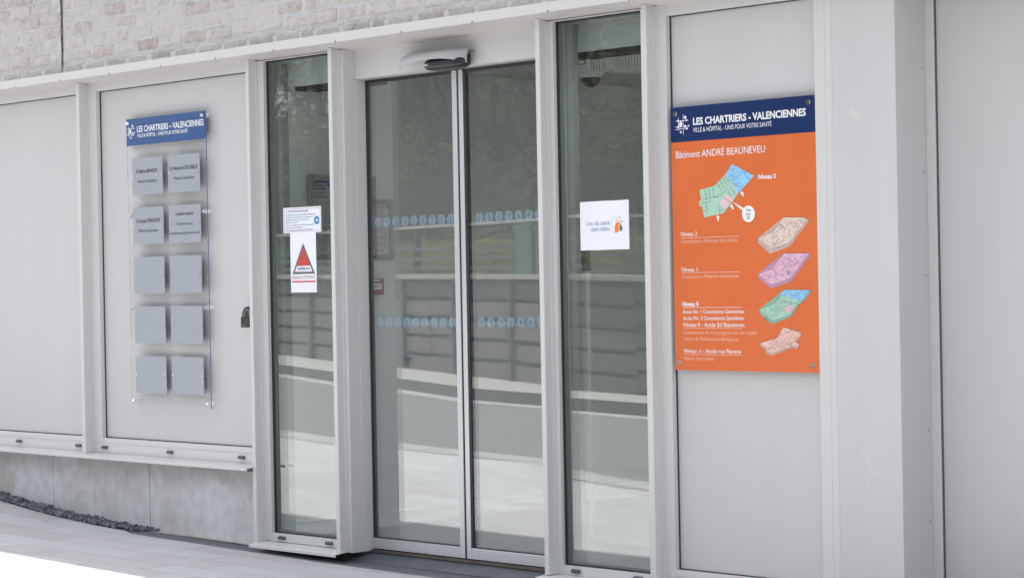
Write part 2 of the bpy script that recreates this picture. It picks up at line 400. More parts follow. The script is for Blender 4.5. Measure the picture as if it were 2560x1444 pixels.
kerb('far_kerb', fk, 0, .16, .122, 'kerb')

# slate chips along the plinth
mb = MB(); rg = random.Random(3)
for i in range(2600):
    x = rg.uniform(-4.6, -1.86); t = max(.15, min(1, (-1.80 - x) / .5))
    y = rg.uniform(-.075 * t + .02 * (1 - t), .026); r = rg.uniform(.005, .0105) * (1.7 if rg.random() < .12 else 1)
    lay = rg.random() * .013 * t
    z = gz(x, 0) + r * .3 + lay
    q = Matrix.Rotation(rg.uniform(0, 6.3), 3, Vector((rg.gauss(0, 1), rg.gauss(0, 1), rg.gauss(0, 1))).normalized())
    vs = []
    for sx in (-1, 1):
        for sy in (-1, 1):
            for sz in (-1, 1):
                vs.append(Vector((x, y, z)) + q @ Vector((sx * r * rg.uniform(.6, 1.2), sy * r * rg.uniform(.5, 1), sz * r * rg.uniform(.25, .6))))
    mb.add(vs, [(0, 1, 3, 2), (4, 6, 7, 5), (0, 4, 5, 1), (2, 3, 7, 6), (0, 2, 6, 4), (1, 5, 7, 3)])
gv = mb.build('slate_chips', 'gravel'); tag(gv, 'dark slate chips lying in the gap between paving and concrete plinth', 'gravel', kind='stuff')
mb = MB(); vs = []; xs = [-6 + i * .2 for i in range(22)]
for x in xs: vs += [(x, -.11, gz(x, 0) - .004), (x, .06, gz(x, 0) - .004)]
mb.add(vs, [(2 * i, 2 * i + 2, 2 * i + 3, 2 * i + 1) for i in range(len(xs) - 1)])
o = mb.build('soil_strip', 'cap'); o['kind'] = 'structure'
# pale sandy bed between drain and plinth
mb = MB().add([(x, y, gz(x, 0) + z) for (x, z) in ((-1.93, .002), (-1.5, .006), (-1.07, .008), (-.86, .008)) for y in (-.0125, .05)], [(0, 2, 3, 1), (2, 4, 5, 3), (4, 6, 7, 5)])
o = mb.build('sand_bed', mat('pale_sand', (.62, .58, .52), .95, var=.3, scale=60, bump=.5, bscale=120)); o['kind'] = 'structure'

# loose grit on the paving
mb = MB(); rg = random.Random(17)
for i in range(150):
    x = rg.uniform(-4, 2.5); y = -.14 - abs(rg.gauss(0, .35)); r = rg.uniform(.0015, .0045); z = gz(x, y)
    a = rg.uniform(0, 6.28)
    vs = [(x + math.cos(a + k * 1.571) * r * rg.uniform(.6, 1.3), y + math.sin(a + k * 1.571) * r * rg.uniform(.6, 1.3), z + .0002) for k in range(4)]
    mb.add(vs + [(x, y, z + r * rg.uniform(.4, .9))], [(0, 1, 4), (1, 2, 4), (2, 3, 4), (3, 0, 4)])
tag(mb.build('grit', 'gravel'), 'small dark and pale grit scattered on the paving by the wall', 'grit', kind='stuff')
# drain
dr = thing('drain_channel', (0, -.07, 0), 'long dark slotted drain grating running along the pavement edge in front of the doors', 'drain')
mb = MB()
def seg(x0, x1, y0, y1, dz0, dz1, step=.5):
    n = max(1, int((x1 - x0) / step))
    for i in range(n):
        a = x0 + (x1 - x0) * i / n; b = x0 + (x1 - x0) * (i + 1) / n
        za, zb = gz(a, 0), gz(b, 0)
        mb.add([(a, y0, za + dz0), (b, y0, zb + dz0), (b, y1, zb + dz0), (a, y1, za + dz0), (a, y0, za + dz1), (b, y0, zb + dz1), (b, y1, zb + dz1), (a, y1, za + dz1)],
               [(4, 5, 6, 7), (0, 1, 5, 4), (3, 7, 6, 2), (1, 2, 6, 5), (0, 4, 7, 3)])
DX0, DX1 = -1.90, 3.9
seg(DX0, DX1, G, G + .006, -.05, .004); seg(DX0, DX1, -.018, -.013, -.05, .004)
mb.build('edge_frame', 'steel', dr); mb = MB()
for k in range(6): seg(DX0, DX1, G + .012 + k * .0165, G + .012 + k * .0165 + .0085, -.03, .001)
x = DX0
while x < DX1:
    z = gz(x, 0); mb.box(x, x + .006, G + .0062, -.0184, z - .03, z - .002); x += .062
mb.build('grating', 'iron', dr); mb = MB()
seg(DX0, DX1, G + .0062, -.0184, -.06, -.045); mb.build('channel', 'dark', dr)

# threshold slab
ts = MB().prismX([(-.012, -.05), (-.012, .004), (.10, .040), (.19, .046), (.19, -.05)], -.235, .50)
ts2 = MB()
t0 = thing('threshold_slab', (.5, .05, 0), 'dark blue stone threshold slab below the sliding glass doors', 'threshold')
ts.build('slab', 'stone', t0); ts2.prismX([(-.012, -.05), (-.012, .004), (.10, .040), (.19, .046), (.19, -.05)], .503, 1.30).build('slab', 'stone', t0)
MB().box(-.2, 1.3, .085, .16, .0405, .052).build('door_track', mat('worn_track', (.16, .14, .12), .5, .3, var=.4, scale=30), t0)

# ---------------------------------------------------------------- plinth
pl = thing('concrete_plinth', (-2, .1, 0), 'low stained grey concrete plinth under the left wall panels', 'plinth')
for (a, b) in ((-8.0, -3.9), (-3.893, -2.905), (-2.899, -1.950), (-1.943, -.84)):
    MB().bbox(a, b, .03, .3, -.2, .418, .002).build('concrete_block', 'plinth', pl)
MB().box(-8, -.84, .045, .29, -.19, .415).build('joint_filler', 'dark', pl)
MB().box(-8, -.878, -.05, .029, .405, .4165).build('shadow_gap_strip', 'dgasket', pl)

# ---------------------------------------------------------------- facade frames
FY = -.032      # front of the frames
PY = .0         # face of the panels
CY = -.085      # front of the mullion caps
ZT = 2.506      # top of frames
def weep(par, x, z):
    MB().prismX([(FY + .0, z - .0075), (FY - .010, z - .0075), (FY - .012, z + .002), (FY - .004, z + .0085), (FY, z + .0085)], x - .024, x + .024).build('weep_cap', 'cap', par)
def frame_ring(mb, x0, x1, z0, z1, wl, wr, wt, wb, y0=FY, y1=.06):
    mb.bbox(x0, x0 + wl, y0, y1, z0, z1, .0015); mb.bbox(x1 - wr, x1, y0, y1, z0, z1, .0015)
    if wt: mb.bbox(x0 + wl, x1 - wr, y0 + .0008, y1, z1 - wt, z1, .0015)
    if wb: mb.bbox(x0 + wl, x1 - wr, y0 + .0008, y1, z0, z0 + wb, .0015)
def cladding(label, x0, x1, zb, panz, wl, wr, sill, weeps, name='cladding_unit', step=.04):
    t = thing(name, ((x0 + x1) / 2, 0, zb), label, 'wall panel', 'white metal cladding panels')
    mb = MB(); frame_ring(mb, x0, x1, zb, ZT, wl, wr, ZT - 2.456, panz - zb)
    # groove line of the outer profile
    mb.build('frame', 'white', t)
    MB().box(x0 + .001, x1 - .001, FY - .0006, FY + .0003, panz - .030, panz - .0275).build('frame_groove', mat('groove_line', (.45, .45, .47), .6), t)
    MB().box(x0 + wl + .004, x1 - wr - .004, PY, PY + .05, panz + .004, 2.452).build('panel', 'panel', t)
    g = MB().box(x0 + wl, x0 + wl + .0042, PY - .006, PY + .03, panz, 2.456)
    g.box(x1 - wr - .0042, x1 - wr, PY - .006, PY + .03, panz, 2.456)
    g.box(x0 + wl, x1 - wr, PY - .006, PY + .03, 2.4525, 2.456); g.box(x0 + wl, x1 - wr, PY - .006, PY + .03, panz, panz + .0042)
    g.build('gasket', 'gasket', t)
    if sill: make_sill(t, *sill)
    for w in weeps: weep(t, w, (zb + .031))
    return t
def make_sill(par, x0, x1, zback, zfront, lip):
    mb = MB()
    mb.prismX([(FY + .002, zback), (-.128, zfront), (-.130, zfront - .002), (-.130, zfront - lip), (-.127, zfront - lip), (-.127, zfront - .006), (FY + .002, zback - .006)], x0, x1)
    mb.build('sill', 'white', par)
PZ = .526
SILL = (.443, .432, .0145)
cladding('white metal panel left of the first mullion at the left edge of the photo', -3.94, -2.4225, .443, PZ, .09, .052, (-5.5, -2.405, *SILL), (-3.158, -2.536))
cladding('white metal panel behind the blue headed name board with grey plates', -2.3895, -.8765, .443, PZ, .087, .052, (-2.4048, -.869, *SILL), (-2.274, -1.658, -1.03))
cladding('white metal panel behind the orange directory board', 1.8655, 2.7265, .05, .1335, .0625, .024, (1.8505, 2.79, .060, .052, .016), (2.0, 2.45))
cladding('white metal panel far left of the photo beyond its edge', -5.49, -3.97, .443, PZ, .09, .052, None, ())

def mullion(x0, x1, zb, label):
    t = thing('mullion', ((x0 + x1) / 2, -.05, zb), label, 'mullion', 'white vertical mullions')
    MB().bbox(x0, x1, CY, FY + .03, zb, 2.509, .0022).build('cover_cap', 'white', t)
    MB().box(x0 + .004, x1 + .010, FY - .012, FY + .02, zb + .002, 2.5).build('pressure_strip', 'white', t)
    MB().box(x0 - .003, x1 + .001, CY + .012, FY + .02, 2.5092, 2.5185).build('end_cap', 'dgasket', t)
mullion(-3.970, -3.940, .434, 'white mullion beyond the left edge of the photo')
mullion(-2.4225, -2.3895, .436, 'leftmost white mullion, standing on the sill left of the name board')
mullion(-.8765, -.849, .048, 'white mullion between the name board panel and the left sidelight')
mullion(-.2215, -.193, .046, 'white mullion between the left sidelight and the sliding doors')
mullion(1.2065, 1.2345, .060, 'white mullion between the sliding doors and the no smoking sidelight')
mullion(1.8375, 1.8655, .060, 'white mullion between the no smoking sidelight and the directory board panel')

# sidelights
def sidelight(label, x0, x1, wl, sillx, weeps, zb=.060):
    t = thing('sidelight_window', ((x0 + x1) / 2, 0, zb), label, 'window', 'tall glazed sidelights')
    mb = MB(); frame_ring(mb, x0, x1, zb, 2.50, wl, .052, .004, .1015 - zb)
    mb.build('frame', 'white', t)
    gx0, gx1 = x0 + wl, x1 - .052
    g = MB(); zt = 2.495
    g.box(gx0, gx0 + .004, -.012, .02, .1015, zt); g.box(gx1 - .004, gx1, -.012, .02, .1015, zt)
    g.box(gx0, gx1, -.012, .02, .1015, .1065); g.box(gx0, gx1, -.012, .02, zt - .006, zt + .001)
    g.build('gasket', 'gasket', t)
    # two panes of the double glazing with a dark spacer between
    MB().quadY(gx0 + .004, gx1 - .004, -.004, .1065, zt - .006).build('glass', 'glass', t)
    MB().quadY(gx0 + .004, gx1 - .004, .022, .1065, zt - .006).build('glass', 'glass', t)
    s = MB()
    for (a, b) in ((gx0 + .004, gx0 + .012), (gx1 - .012, gx1 - .004)): s.box(a, b, -.0035, .0215, .107, zt - .0065)
    s.box(gx0 + .012, gx1 - .012, -.0035, .0215, .107, .113)
    s.build('spacer_bar', 'dgasket', t)
    r = MB(); r.box(gx0 - .02, gx0 + .001, .0225, .125, .07, 2.49); r.box(gx1 - .001, gx1 + .03, .0225, .125, .07, 2.49)
    r.build('inner_frame', mat('grey_inner_frame', (.36, .40, .39), .5), t)
    make_sill(t, *sillx)
    for w in weeps: weep(t, w, .081)
    return t
sidelight('tall narrow sidelight left of the sliding doors, with warning stickers', -.849, -.2215, .053, (-.862, -.179, .058, .048, .0155), (-.71, -.338))
sidelight('tall narrow sidelight right of the sliding doors, with the square white no smoking sticker', 1.2345, 1.8375, .031, (1.190, 1.8502, .060, .052, .016), (1.351, 1.72))
# base below the sidelight sills, the shadow there put into its near-black colour
sb = thing('sill_base', (0, .05, 0), 'recessed base under the two sidelight sills, blackened to stand for the shadow there', 'base')
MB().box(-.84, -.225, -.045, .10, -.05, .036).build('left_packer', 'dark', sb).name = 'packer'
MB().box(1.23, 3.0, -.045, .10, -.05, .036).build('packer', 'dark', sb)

# pillar and recessed wall at the right
pc = thing('cladding_pillar', (2.9, 0, 0), 'broad smooth white corner pillar right of the directory board, slightly scuffed', 'pillar')
pm = M['panel'].copy(); pm.name = 'scuffed_coating'
n = pm.node_tree.nodes; l = pm.node_tree.links; bs = n['Principled BSDF']
src = bs.inputs['Base Color'].links[0].from_socket; tc = n.new('ShaderNodeTexCoord'); last = src
for (sx, sz, r0, thr) in ((2.905, 1.98, .05, .56), (2.93, .60, .10, .60), (2.90, 1.08, .10, .66)):
    vm = n.new('ShaderNodeVectorMath'); vm.operation = 'DISTANCE'; vm.inputs[1].default_value = (sx - 2.9, -.05, sz); l.new(tc.outputs['Object'], vm.inputs[0])
    mr = n.new('ShaderNodeMapRange'); mr.inputs[1].default_value = r0; mr.inputs[2].default_value = r0 * .3; l.new(vm.outputs['Value'], mr.inputs[0])
    mp = n.new('ShaderNodeMapping'); mp.inputs['Rotation'].default_value = (0, rad(35), 0); mp.inputs['Scale'].default_value = (1, 1, .35); l.new(tc.outputs['Object'], mp.inputs[0])
    no = n.new('ShaderNodeTexNoise'); no.inputs['Scale'].default_value = 70; no.inputs['Detail'].default_value = 3; l.new(mp.outputs[0], no.inputs[0])
    m2 = n.new('ShaderNodeMapRange'); m2.inputs[1].default_value = thr; m2.inputs[2].default_value = thr + .06; l.new(no.outputs[0], m2.inputs[0])
    mu = n.new('ShaderNodeMath'); mu.operation = 'MULTIPLY'; l.new(mr.outputs[0], mu.inputs[0]); l.new(m2.outputs[0], mu.inputs[1])
    mx = n.new('ShaderNodeMix'); mx.data_type = 'RGBA'; l.new(mu.outputs[0], mx.inputs[0]); l.new(last, mx.inputs[6]); mx.inputs[7].default_value = (.62, .61, .58, 1); last = mx.outputs[2]
l.new(last, bs.inputs['Base Color'])
MB().bbox(2.8000, 3.0985, -.046, .5, .0, 2.53, .0015).build('face_panel', pm, pc)
mb = MB(); mb.bbox(2.7268, 2.7965, -.036, .1, .0, 2.53, .0012)
mb.bbox(2.738, 2.7600, -.0375, .0, .0, 2.529, .0012); mb.bbox(2.762, 2.795, -.0385, .0, .0, 2.529, .0012)
mb.build('edge_profile', 'white', pc)
MB().box(2.7965, 2.800, -.032, .2, 0, 2.53).build('joint', 'dgasket', pc)
rp = thing('cladding_unit', (4.5, .16, 0), 'white metal panel set back to the right of the corner pillar', 'wall panel', 'white metal cladding panels')
MB().bbox(3.0985, 3.139, .150, .3, 0, 2.53, .0015).build('frame', 'white', rp)
MB().box(3.139, 3.143, .158, .3, 0, 2.53).build('gasket', 'dgasket', rp)
MB().box(3.143, 6.2, .166, .3, 0, 2.53).build('panel', 'panel', rp)
rv = MB()
for z in (.4, .75, 1.35, 1.75, 2.15): rv.add([(3.0990, .13 + .004 * math.cos(a * .785), z + .004 * math.sin(a * .785)) for a in range(8)], [tuple(range(8))])
rv.build('rivets', 'cap', pc)

# ---------------------------------------------------------------- canopy flashing
cp = thing('window_head_flashing', (0, -.1, 2.52), 'long white folded metal flashing between brickwork and window heads', 'flashing')
mb = MB()
for (a, b) in ((-12, -4.6), (-4.5985, -.8685), (-.867, .7865), (.788, 4.5), (4.5015, 12)):
    mb.prismX([(-.160, 2.519), (-.160, 2.5635), (-.125, 2.567), (-.115, 2.567), (-.115, 2.60), (-.112, 2.60), (-.112, 2.5635), (-.157, 2.560), (-.157, 2.519)], a, b)
mb.build('fascia', 'white', cp); mb = MB()
for (a, b) in ((-12, -4.2), (-4.1985, -1.5765), (-1.575, .662), (.6635, 3.08)):
    mb.prismX([(-.1575, 2.5195), (-.1575, 2.5235), (.09, 2.496), (.09, 2.489)], a, b)
mb.prismX([(-.1575, 2.5195), (-.1575, 2.5235), (.29, 2.5340), (.29, 2.5300)], 3.0815, 12)
mb.build('soffit', mat('soffit_shade_tint', (.585, .555, .54), .5, var=.03, scale=3), cp); mb = MB()  # same white coat, with shade and warm ground bounce put into the colour
for x in [-2.933 + .4775 * i for i in range(-4, 16)]: mb.cylY(x, 2.5225, .0042, -.1612, -.159, 8)
mb.build('rivets', 'black', cp)

# ---------------------------------------------------------------- brick wall
bw = thing('brick_wall', (0, 0, 2.56), 'pale whitewashed brick wall above the white flashing', 'wall')
rg = random.Random(11); mb = MB(); CH = .0726; BL = .2105; r = 0; z = 2.555
tones = []
while z < 5.2:
    x = -10.2 + (0, .105, .03, .135)[r % 4] + rg.uniform(-.008, .008)
    fine = z < 3.25
    while x < 10:
        L = BL - .011 + rg.uniform(-.006, .006)
        if rg.random() < .05: L = BL * .5 - .011
        hh = CH - .0115 + rg.uniform(-.003, .002)
        x1 = x + L
        if not (x < -2.4985 < x1) and (fine and -4.5 < x < 2.2):
            nx, nz = 9, 5
        else: nx, nz = 2, 2
        segs = [(x, x1)]
        if x < -2.502 and x1 > -2.494: segs = [(x, -2.506), (-2.492, x1)]
        t = rg.betavariate(1.6, 2.6) * .42 + .02
        for (a, b) in segs:
            if b - a < .02: continue
            yb = -.118 + rg.uniform(-.002, .002); vs = []; ox = rg.uniform(0, 50)
            for j in range(nz + 1):
                for i in range(nx + 1):
                    u, w = i / nx, j / nz
                    ed = min(u * L / .008, (1 - u) * L / .008, w * hh / .008, (1 - w) * hh / .008, 1)
                    nn = noise.noise(Vector((a * 9 + u * 3 + ox, z * 40 + w * 2, 0)))
                    n2 = noise.noise(Vector((a * 9 + u * 9 + ox, z * 40 + w * 6, 9)))
                    px = a + (b - a) * u + (n2 * .004 if i in (0, nx) else n2 * .0015); pz = z + hh * w + (nn * .0055 if j in (0, nz) else 0) + noise.noise(Vector((a * 5, z * 5, u * 1.5))) * .002
                    vs.append((px, yb + (1 - ed) * .006 + n2 * .0025, pz))
            q = nx + 1
            fs = [(j * q + i, j * q + i + 1, (j + 1) * q + i + 1, (j + 1) * q + i) for j in range(nz) for i in range(nx)]
            k = len(vs)
            c = [0, nx, nz * q + nx, nz * q]
            vs += [(vs[i][0], -.10, vs[i][2]) for i in c]
            fs += [(c[1], c[0], k, k + 1), (c[2], c[1], k + 1, k + 2), (c[3], c[2], k + 2, k + 3), (c[0], c[3], k + 3, k)]
            mb.add(vs, fs); mb.tone += [t] * len(vs)
        x = x1 + .011
    r += 1; z += CH
mb.build('bricks', 'brick', bw, smooth=False)
mo = MB(); n = 400; vs = []; fs = []; 
def mortar(x0, x1, nx, z0, z1, nz):
    vs = []; fs = []
    for j in range(nz + 1):
        for i in range(nx + 1):
            xx = x0 + (x1 - x0) * i / nx; zz = z0 + (z1 - z0) * j / nz
            vs.append((xx, -.1125 + noise.noise(Vector((xx * 25, 0, zz * 40))) * .0022, zz))
    q = nx + 1
    fs = [(j * q + i, j * q + i + 1, (j + 1) * q + i + 1, (j + 1) * q + i) for j in range(nz) for i in range(nx)]
    mo.add(vs, fs)
mortar(-4.5, -2.5045, 200, 2.55, 3.3, 60); mortar(-2.4935, 2.2, 400, 2.55, 3.3, 60)
mo.box(-14, -4.5, -.1145, 0, 2.55, 5.2); mo.box(2.2, 14, -.1145, 0, 2.55, 5.2); mo.box(-4.5, -2.5045, -.1145, 0, 3.3, 5.2); mo.box(-2.4935, 2.2, -.1145, 0, 3.3, 5.2)
mo.build('mortar', 'mortar', bw)
mb = MB(); pts = []
zz = 2.56
while zz < 5.2:
    w = .0035 + .0022 * rg.random(); cx = -2.4985 + .002 * math.sin(zz * 31) + rg.uniform(-.0012, .0012)
    if rg.random() < .12: w += .003
    pts.append((cx, w, zz)); zz += .018
vs = []; fs = []
for (cx, w, zz) in pts: vs += [(cx - w, -.1205, zz), (cx + w, -.1205, zz)]
fs = [(2 * i, 2 * i + 1, 2 * i + 3, 2 * i + 2) for i in range(len(pts) - 1)]
mb.add(vs, fs).build('expansion_joint', 'gasket', bw)
# rest of the building: roof slab, parapet and rear
bd = thing('building', (0, 5, 0), 'flat roofed brick building body behind the entrance facade', 'building')
MB().box(-14, 1.35, .35, 9, 2.62, 5.0).box(3.15, 14, .35, 9, 2.62, 5.0).box(1.35, 3.15, .35, .45, 2.5, 5.0).box(1.35, 3.15, 3.7, 9, 2.5, 5.0).box(-14, 14, -.13, .4, 5.2, 5.28).build('upper_storey', 'mortar', bd)
MB().box(1.3505, 1.36, .45, 3.7, 2.5, 4.99).box(3.14, 3.1495, .45, 3.7, 2.5, 4.99).box(1.37, 3.13, .4505, .46, 2.5, 4.99).box(1.37, 3.13, 3.69, 3.6995, 2.5, 4.99).build('added_rooflight_lining', 'iwall', bd)  # invented rooflight shaft, out of view, added to bring daylight into the lobby
MB().box(-14, 14, 8.5, 9, -.3, 2.62).box(-14, -13.8, .3, 8.5, -.3, 2.62).box(13.8, 14, .3, 8.5, -.3, 2.62).box(-13.9, -5.5, .02, .3, -.3, 2.55).box(6.2, 13.9, .17, .35, -.3, 2.55).build('outer_wall', 'mortar', bd)

# ---------------------------------------------------------------- sliding door
sd = thing('sliding_door', (.5, .1, .05), 'pair of closed sliding glass doors with two rows of blue hexagon markings', 'door')
DY = .10
mb = MB(); mb.bbox(-.193, -.1655, -.0325, .0395, .045, 2.50, .001)
mb.bbox(-.193, -.1640, .0400, .115, .045, 2.50, .001)
mb.bbox(-.193, -.176, -.034, -.0326, .05, 2.50, .0005)
mb.build('jamb', 'white', sd)
MB().bbox(1.175, 1.2065, -.0325, .115, .06, 2.50, .001).build('jamb', 'white', sd)
MB().bbox(-.1640, 1.1748, .038, .160, 2.357, 2.508, .0015).build('operator_header', 'white', sd)
def leaf(x0, x1, wl, wr, gl, gr):
    t = bpy.data.objects.new('door_leaf', None); COL.objects.link(t); t.parent = sd; t.location = (0, 0, 0); t.empty_display_size = .1
    zb, zt = .057, 2.352
    f = MB()
    if wl: f.bbox(x0, x0 + wl, DY, DY + .045, zb, zt, .0015)
    if wr: f.bbox(x1 - wr, x1, DY, DY + .045, zb, zt, .0015)
    f.bbox(x0 + wl, x1 - wr, DY + .0008, DY + .045, zb, zb + .052, .0015)
    f.box(x0 + wl, x1 - wr, DY + .012, DY + .045, zt - .004, zt + .02)
    f.build('stile_frame', 'alu', t)
    g = MB(); a, b = x0 + wl, x1 - wr
    g.box(a, a + gl, DY + .004, DY + .03, zb + .052, zt); g.box(b - gr, b, DY + .004, DY + .03, zb + .052, zt)
    g.box(a, b, DY + .004, DY + .03, zb + .052, zb + .056); g.box(a, b, DY + .004, DY + .03, zt - .012, zt + .002)
    g.build('gasket', 'gasket', t)
    MB().quadY(a + gl, b - gr, DY + .010, zb + .056, zt - .012).build('glass', 'dglass', t)
    MB().quadY(a + gl, b - gr, DY + .028, zb + .056, zt - .012).build('glass', 'dglass', t)
    y = DY + .0265
    for zc in (1.657, 1.167):
        hx = MB()
        for k in range(-20, 30):
            c = .8725 + .0655 * k; w, h = .0285, .0225
            if c - w < a + gl or c + w > b - gr:
                if c < a + gl or c > b - gr: continue
            d = .0006
            L = [(c - w, zc), (c - w * .55, zc - h), (c - d - .0005, zc - h), (c - d - .0008, zc - h * .5), (c - d - .0034, zc), (c - d - .0008, zc + h * .5), (c - d + .002, zc + h), (c - w * .55, zc + h)]
            Rr = [(2 * c - p[0] + (.003 if abs(p[1] - zc) > h * .9 and abs(p[0] - c) < .004 else 0), p[1]) for p in L][::-1]
            L = [(min(max(p[0], a + gl), b - gr), p[1]) for p in L]; Rr = [(min(max(p[0], a + gl), b - gr), p[1]) for p in Rr]
            hx.polyY(L, y); hx.polyY(Rr, y)
        hx.build('glass_marking', 'film', t)
leaf(-.163, .4965, .0, .0325, .010, .0)
leaf(.5105, 1.175, .0285, .03, .014, .006)
MB().box(.4966, .5104, DY + .006, DY + .04, .058, 2.352).build('centre_seal', 'gasket', sd)
MB().box(-.163, 1.175, DY + .006, DY + .06, .052, .0568).build('bottom_brush', 'dark', sd)

# sensor with rain hood
sn = thing('door_sensor', (.55, .03, 2.37), 'black motion sensor under a curved grey rain hood above the sliding doors', 'sensor')
mb = MB(); prof = []; NS, NP = 28, 12
for i in range(NS + 1):
    s = i / NS; xb = .235 + (.70 - .235) * s
    d = 1 - abs(2 * s - 1) ** 2.6; d = d ** .75
    for j in range(NP + 1):
        a = j / NP; ang = a * rad(118)
        y = .0375 - (.052 + .060 * d) * math.sin(min(ang, rad(90))) - .0
        zc = 2.405 + .034 * math.sin(rad(25)) 
        rz = .030
        if ang <= rad(90): zz = 2.398 + rz * (1 - (1 - math.cos(ang)) * .0) + .012 * math.sin(ang * 2) - (1 - math.cos(ang)) * .020
        else: zz = 2.405 - (ang - rad(90)) * .050 * (1.5 - 1.0 * d); y -= .004
        mb.v.append((xb, y, zz - .004 * (1 - d)))
q = NP + 1
mb.f = [(i * q + j, i * q + j + 1, (i + 1) * q + j + 1, (i + 1) * q + j) for i in range(NS) for j in range(NP)]; mb.mi = [0] * len(mb.f)
hd = mb.build('rain_hood', mat('hood_grey', (.42, .43, .44), .45), sn, smooth=True)
so_ = hd.modifiers.new('solid', 'SOLIDIFY'); so_.thickness = .002
mb = MB(); n = 18; k = 24; vs = []
for i in range(k + 1):
    s = i / k; x = .415 + .285 * s; e = (1 - abs(2 * s - 1) ** 5) ** .5 if 0 < s < 1 else 0.0
    e = max(e, .02)
    for j in range(n):
        t = 2 * math.pi * j / n; ct, st = math.cos(t), math.sin(t)
        ry = .046 * (abs(ct) ** .7) * (1 if ct > 0 else -1); rz = .031 * (abs(st) ** .75) * (1 if st > 0 else -1)
        vs.append((x, -.010 + ry * e, 2.373 + rz * e))
fs = [(i * n + j, i * n + (j + 1) % n, (i + 1) * n + (j + 1) % n, (i + 1) * n + j) for i in range(k) for j in range(n)]
mb.add(vs, fs); mb.build('sensor_body', 'black', sn, smooth=True)
MB().box(.47, .66, .02, .038, 2.362, 2.41).build('bracket', 'black', sn)
mb = MB(); put_text(mb, 'BEA', .452, .476, 2.366, .008, -.0590, .01); mb.build('lettering', 'ink_w', sn)

# ---------------------------------------------------------------- key safe
ks = thing('key_safe', (-.985, -.045, 1.2), 'small black key safe with curved shackle hanging left of the left sidelight', 'key safe')
x0 = wp(603, 800, -.055)[0]; zt = wp(612, 766, -.055)[1]; zb = wp(605, 818, -.055)[1]
hh = zt - zb; x0 += .009; W2 = .090; xm = x0 + W2 / 2
MB().slabY([(x0, zb), (x0 + W2, zb), (x0 + W2, zb + hh * .50), (x0, zb + hh * .50)], -.064, -.034).build('body', 'black', ks)
arc = [(xm + W2 / 2 * .96 * math.cos(math.pi * i / 16), zb + hh * .50 + hh * .50 * math.sin(math.pi * i / 16)) for i in range(17)]
MB().slabY(arc, -.058, -.036).build('shackle_cover', 'black', ks)
MB().tube([(xm + (W2 / 2 - .020) * math.cos(a), -.0595, zb + hh * .46 + hh * .40 * math.sin(a)) for a in [math.pi * i / 14 for i in range(15)]], .0012).build('shackle_rod', 'alu', ks, smooth=True)
MB().box(x0 + .010, x0 + .032, -.0646, -.0641, zb + .006, zb + .011).build('maker_mark', 'ink_g', ks)

# ---------------------------------------------------------------- logo shared by both boards
def logo(mb, x0, x1, z0, z1, y):
    W_, H_ = x1 - x0, z1 - z0
    X = lambda u: x0 + W_ * u
    Zf = lambda w: z1 - H_ * w
    lw = W_ * .026
    for (u, a, b) in ((.22, .15, .80), (.57, .0, 1.0), (.36, .33, .72)): mb.quadY(X(u) - lw / 2, X(u) + lw / 2, y, Zf(b), Zf(a))
    for (w, a, b) in ((.32, .03, .93), (.60, .0, .98), (.72, .0, .88)): mb.quadY(X(a), X(b), y - .0002, Zf(w) - lw / 2, Zf(w) + lw / 2)
    for (u, w, r) in ((.72, .165, .085), (.22, .31, .07), (.80, .30, .055), (.40, .33, .04), (.39, .48, .125), (.22, .61, .075), (.70, .60, .075), (.96, .585, .05), (.83, .71, .065), (.39, .87, .065), (.50, .33, .04)):
        mb.polyY([(X(u) + r * W_ * math.cos(a * .3927), Zf(w) + r * W_ * math.sin(a * .3927)) for a in range(16)], y - .0004 - r * .001)

# ---------------------------------------------------------------- name board
z1 = lambda a, b: (280 + a / 3.61, 240 + b / 3.61)
nb = thing('name_board', (-1.65, -.03, .715), 'clear acrylic name board with blue header and ten grey plates on the left panel', 'sign')
BX0, BX1, BZ0, BZ1 = -2.005, -1.286, .715, 2.2795
sh = MB().m(0).quadY(BX0, BX1, -.0345, BZ0, BZ1).m(1)
sh.add([(BX1, -.0345, BZ0), (BX1, -.0290, BZ0), (BX1, -.0290, BZ1), (BX1, -.0345, BZ1)], [(0, 1, 2, 3)])
sh.m(2).add([(BX0, -.0345, BZ0), (BX0, -.0290, BZ0), (BX0, -.0290, BZ1), (BX0, -.0345, BZ1)], [(0, 3, 2, 1)])
sh.m(2).add([(BX0, -.0345, BZ0), (BX1, -.0345, BZ0), (BX1, -.029, BZ0), (BX0, -.029, BZ0)], [(0, 1, 2, 3)])
sh.build('acrylic_sheet', ['acryl', 'acryl_e', 'clear'], nb)
hd = MB().box(BX0, BX1 - .0006, -.0362, -.0346, 2.1325, BZ1).build('blue_header', 'blue', nb)
mb = MB(); Y = -.0368
label_text(mb, z1, 'LES CHARTRIERS – VALENCIENNES', (225, 328), (826, 262), 53, Y, .02)
label_text(mb, z1, 'VILLE & HÔPITAL – UNIS POUR VOTRE SANTÉ', (228, 376), (682, 328), 31, Y, .012)
mb.build('lettering', 'ink_w', hd)
mb = MB(); xa, za = wp(*z1(136, 400), Y); xb, zb_ = wp(*z1(206, 246), Y); logo(mb, xa, xb, za, zb_, Y); mb.build('emblem', 'ink_w', hd)
for (x, z) in ((-1.992, 2.256), (-1.315, 2.257), (-1.989, 1.751), (-1.317, 1.752), (-1.986, 1.247), (-1.313, 1.248), (-1.983, .743), (-1.311, .743)):
    MB().cylY(x, z, .0125, -.0285, .0, 16).build('spacer', 'clear', nb, smooth=False)
    MB().cylY(x, z, .0085, -.0425, -.0365, 14, .011).build('screw', 'chrome', nb)
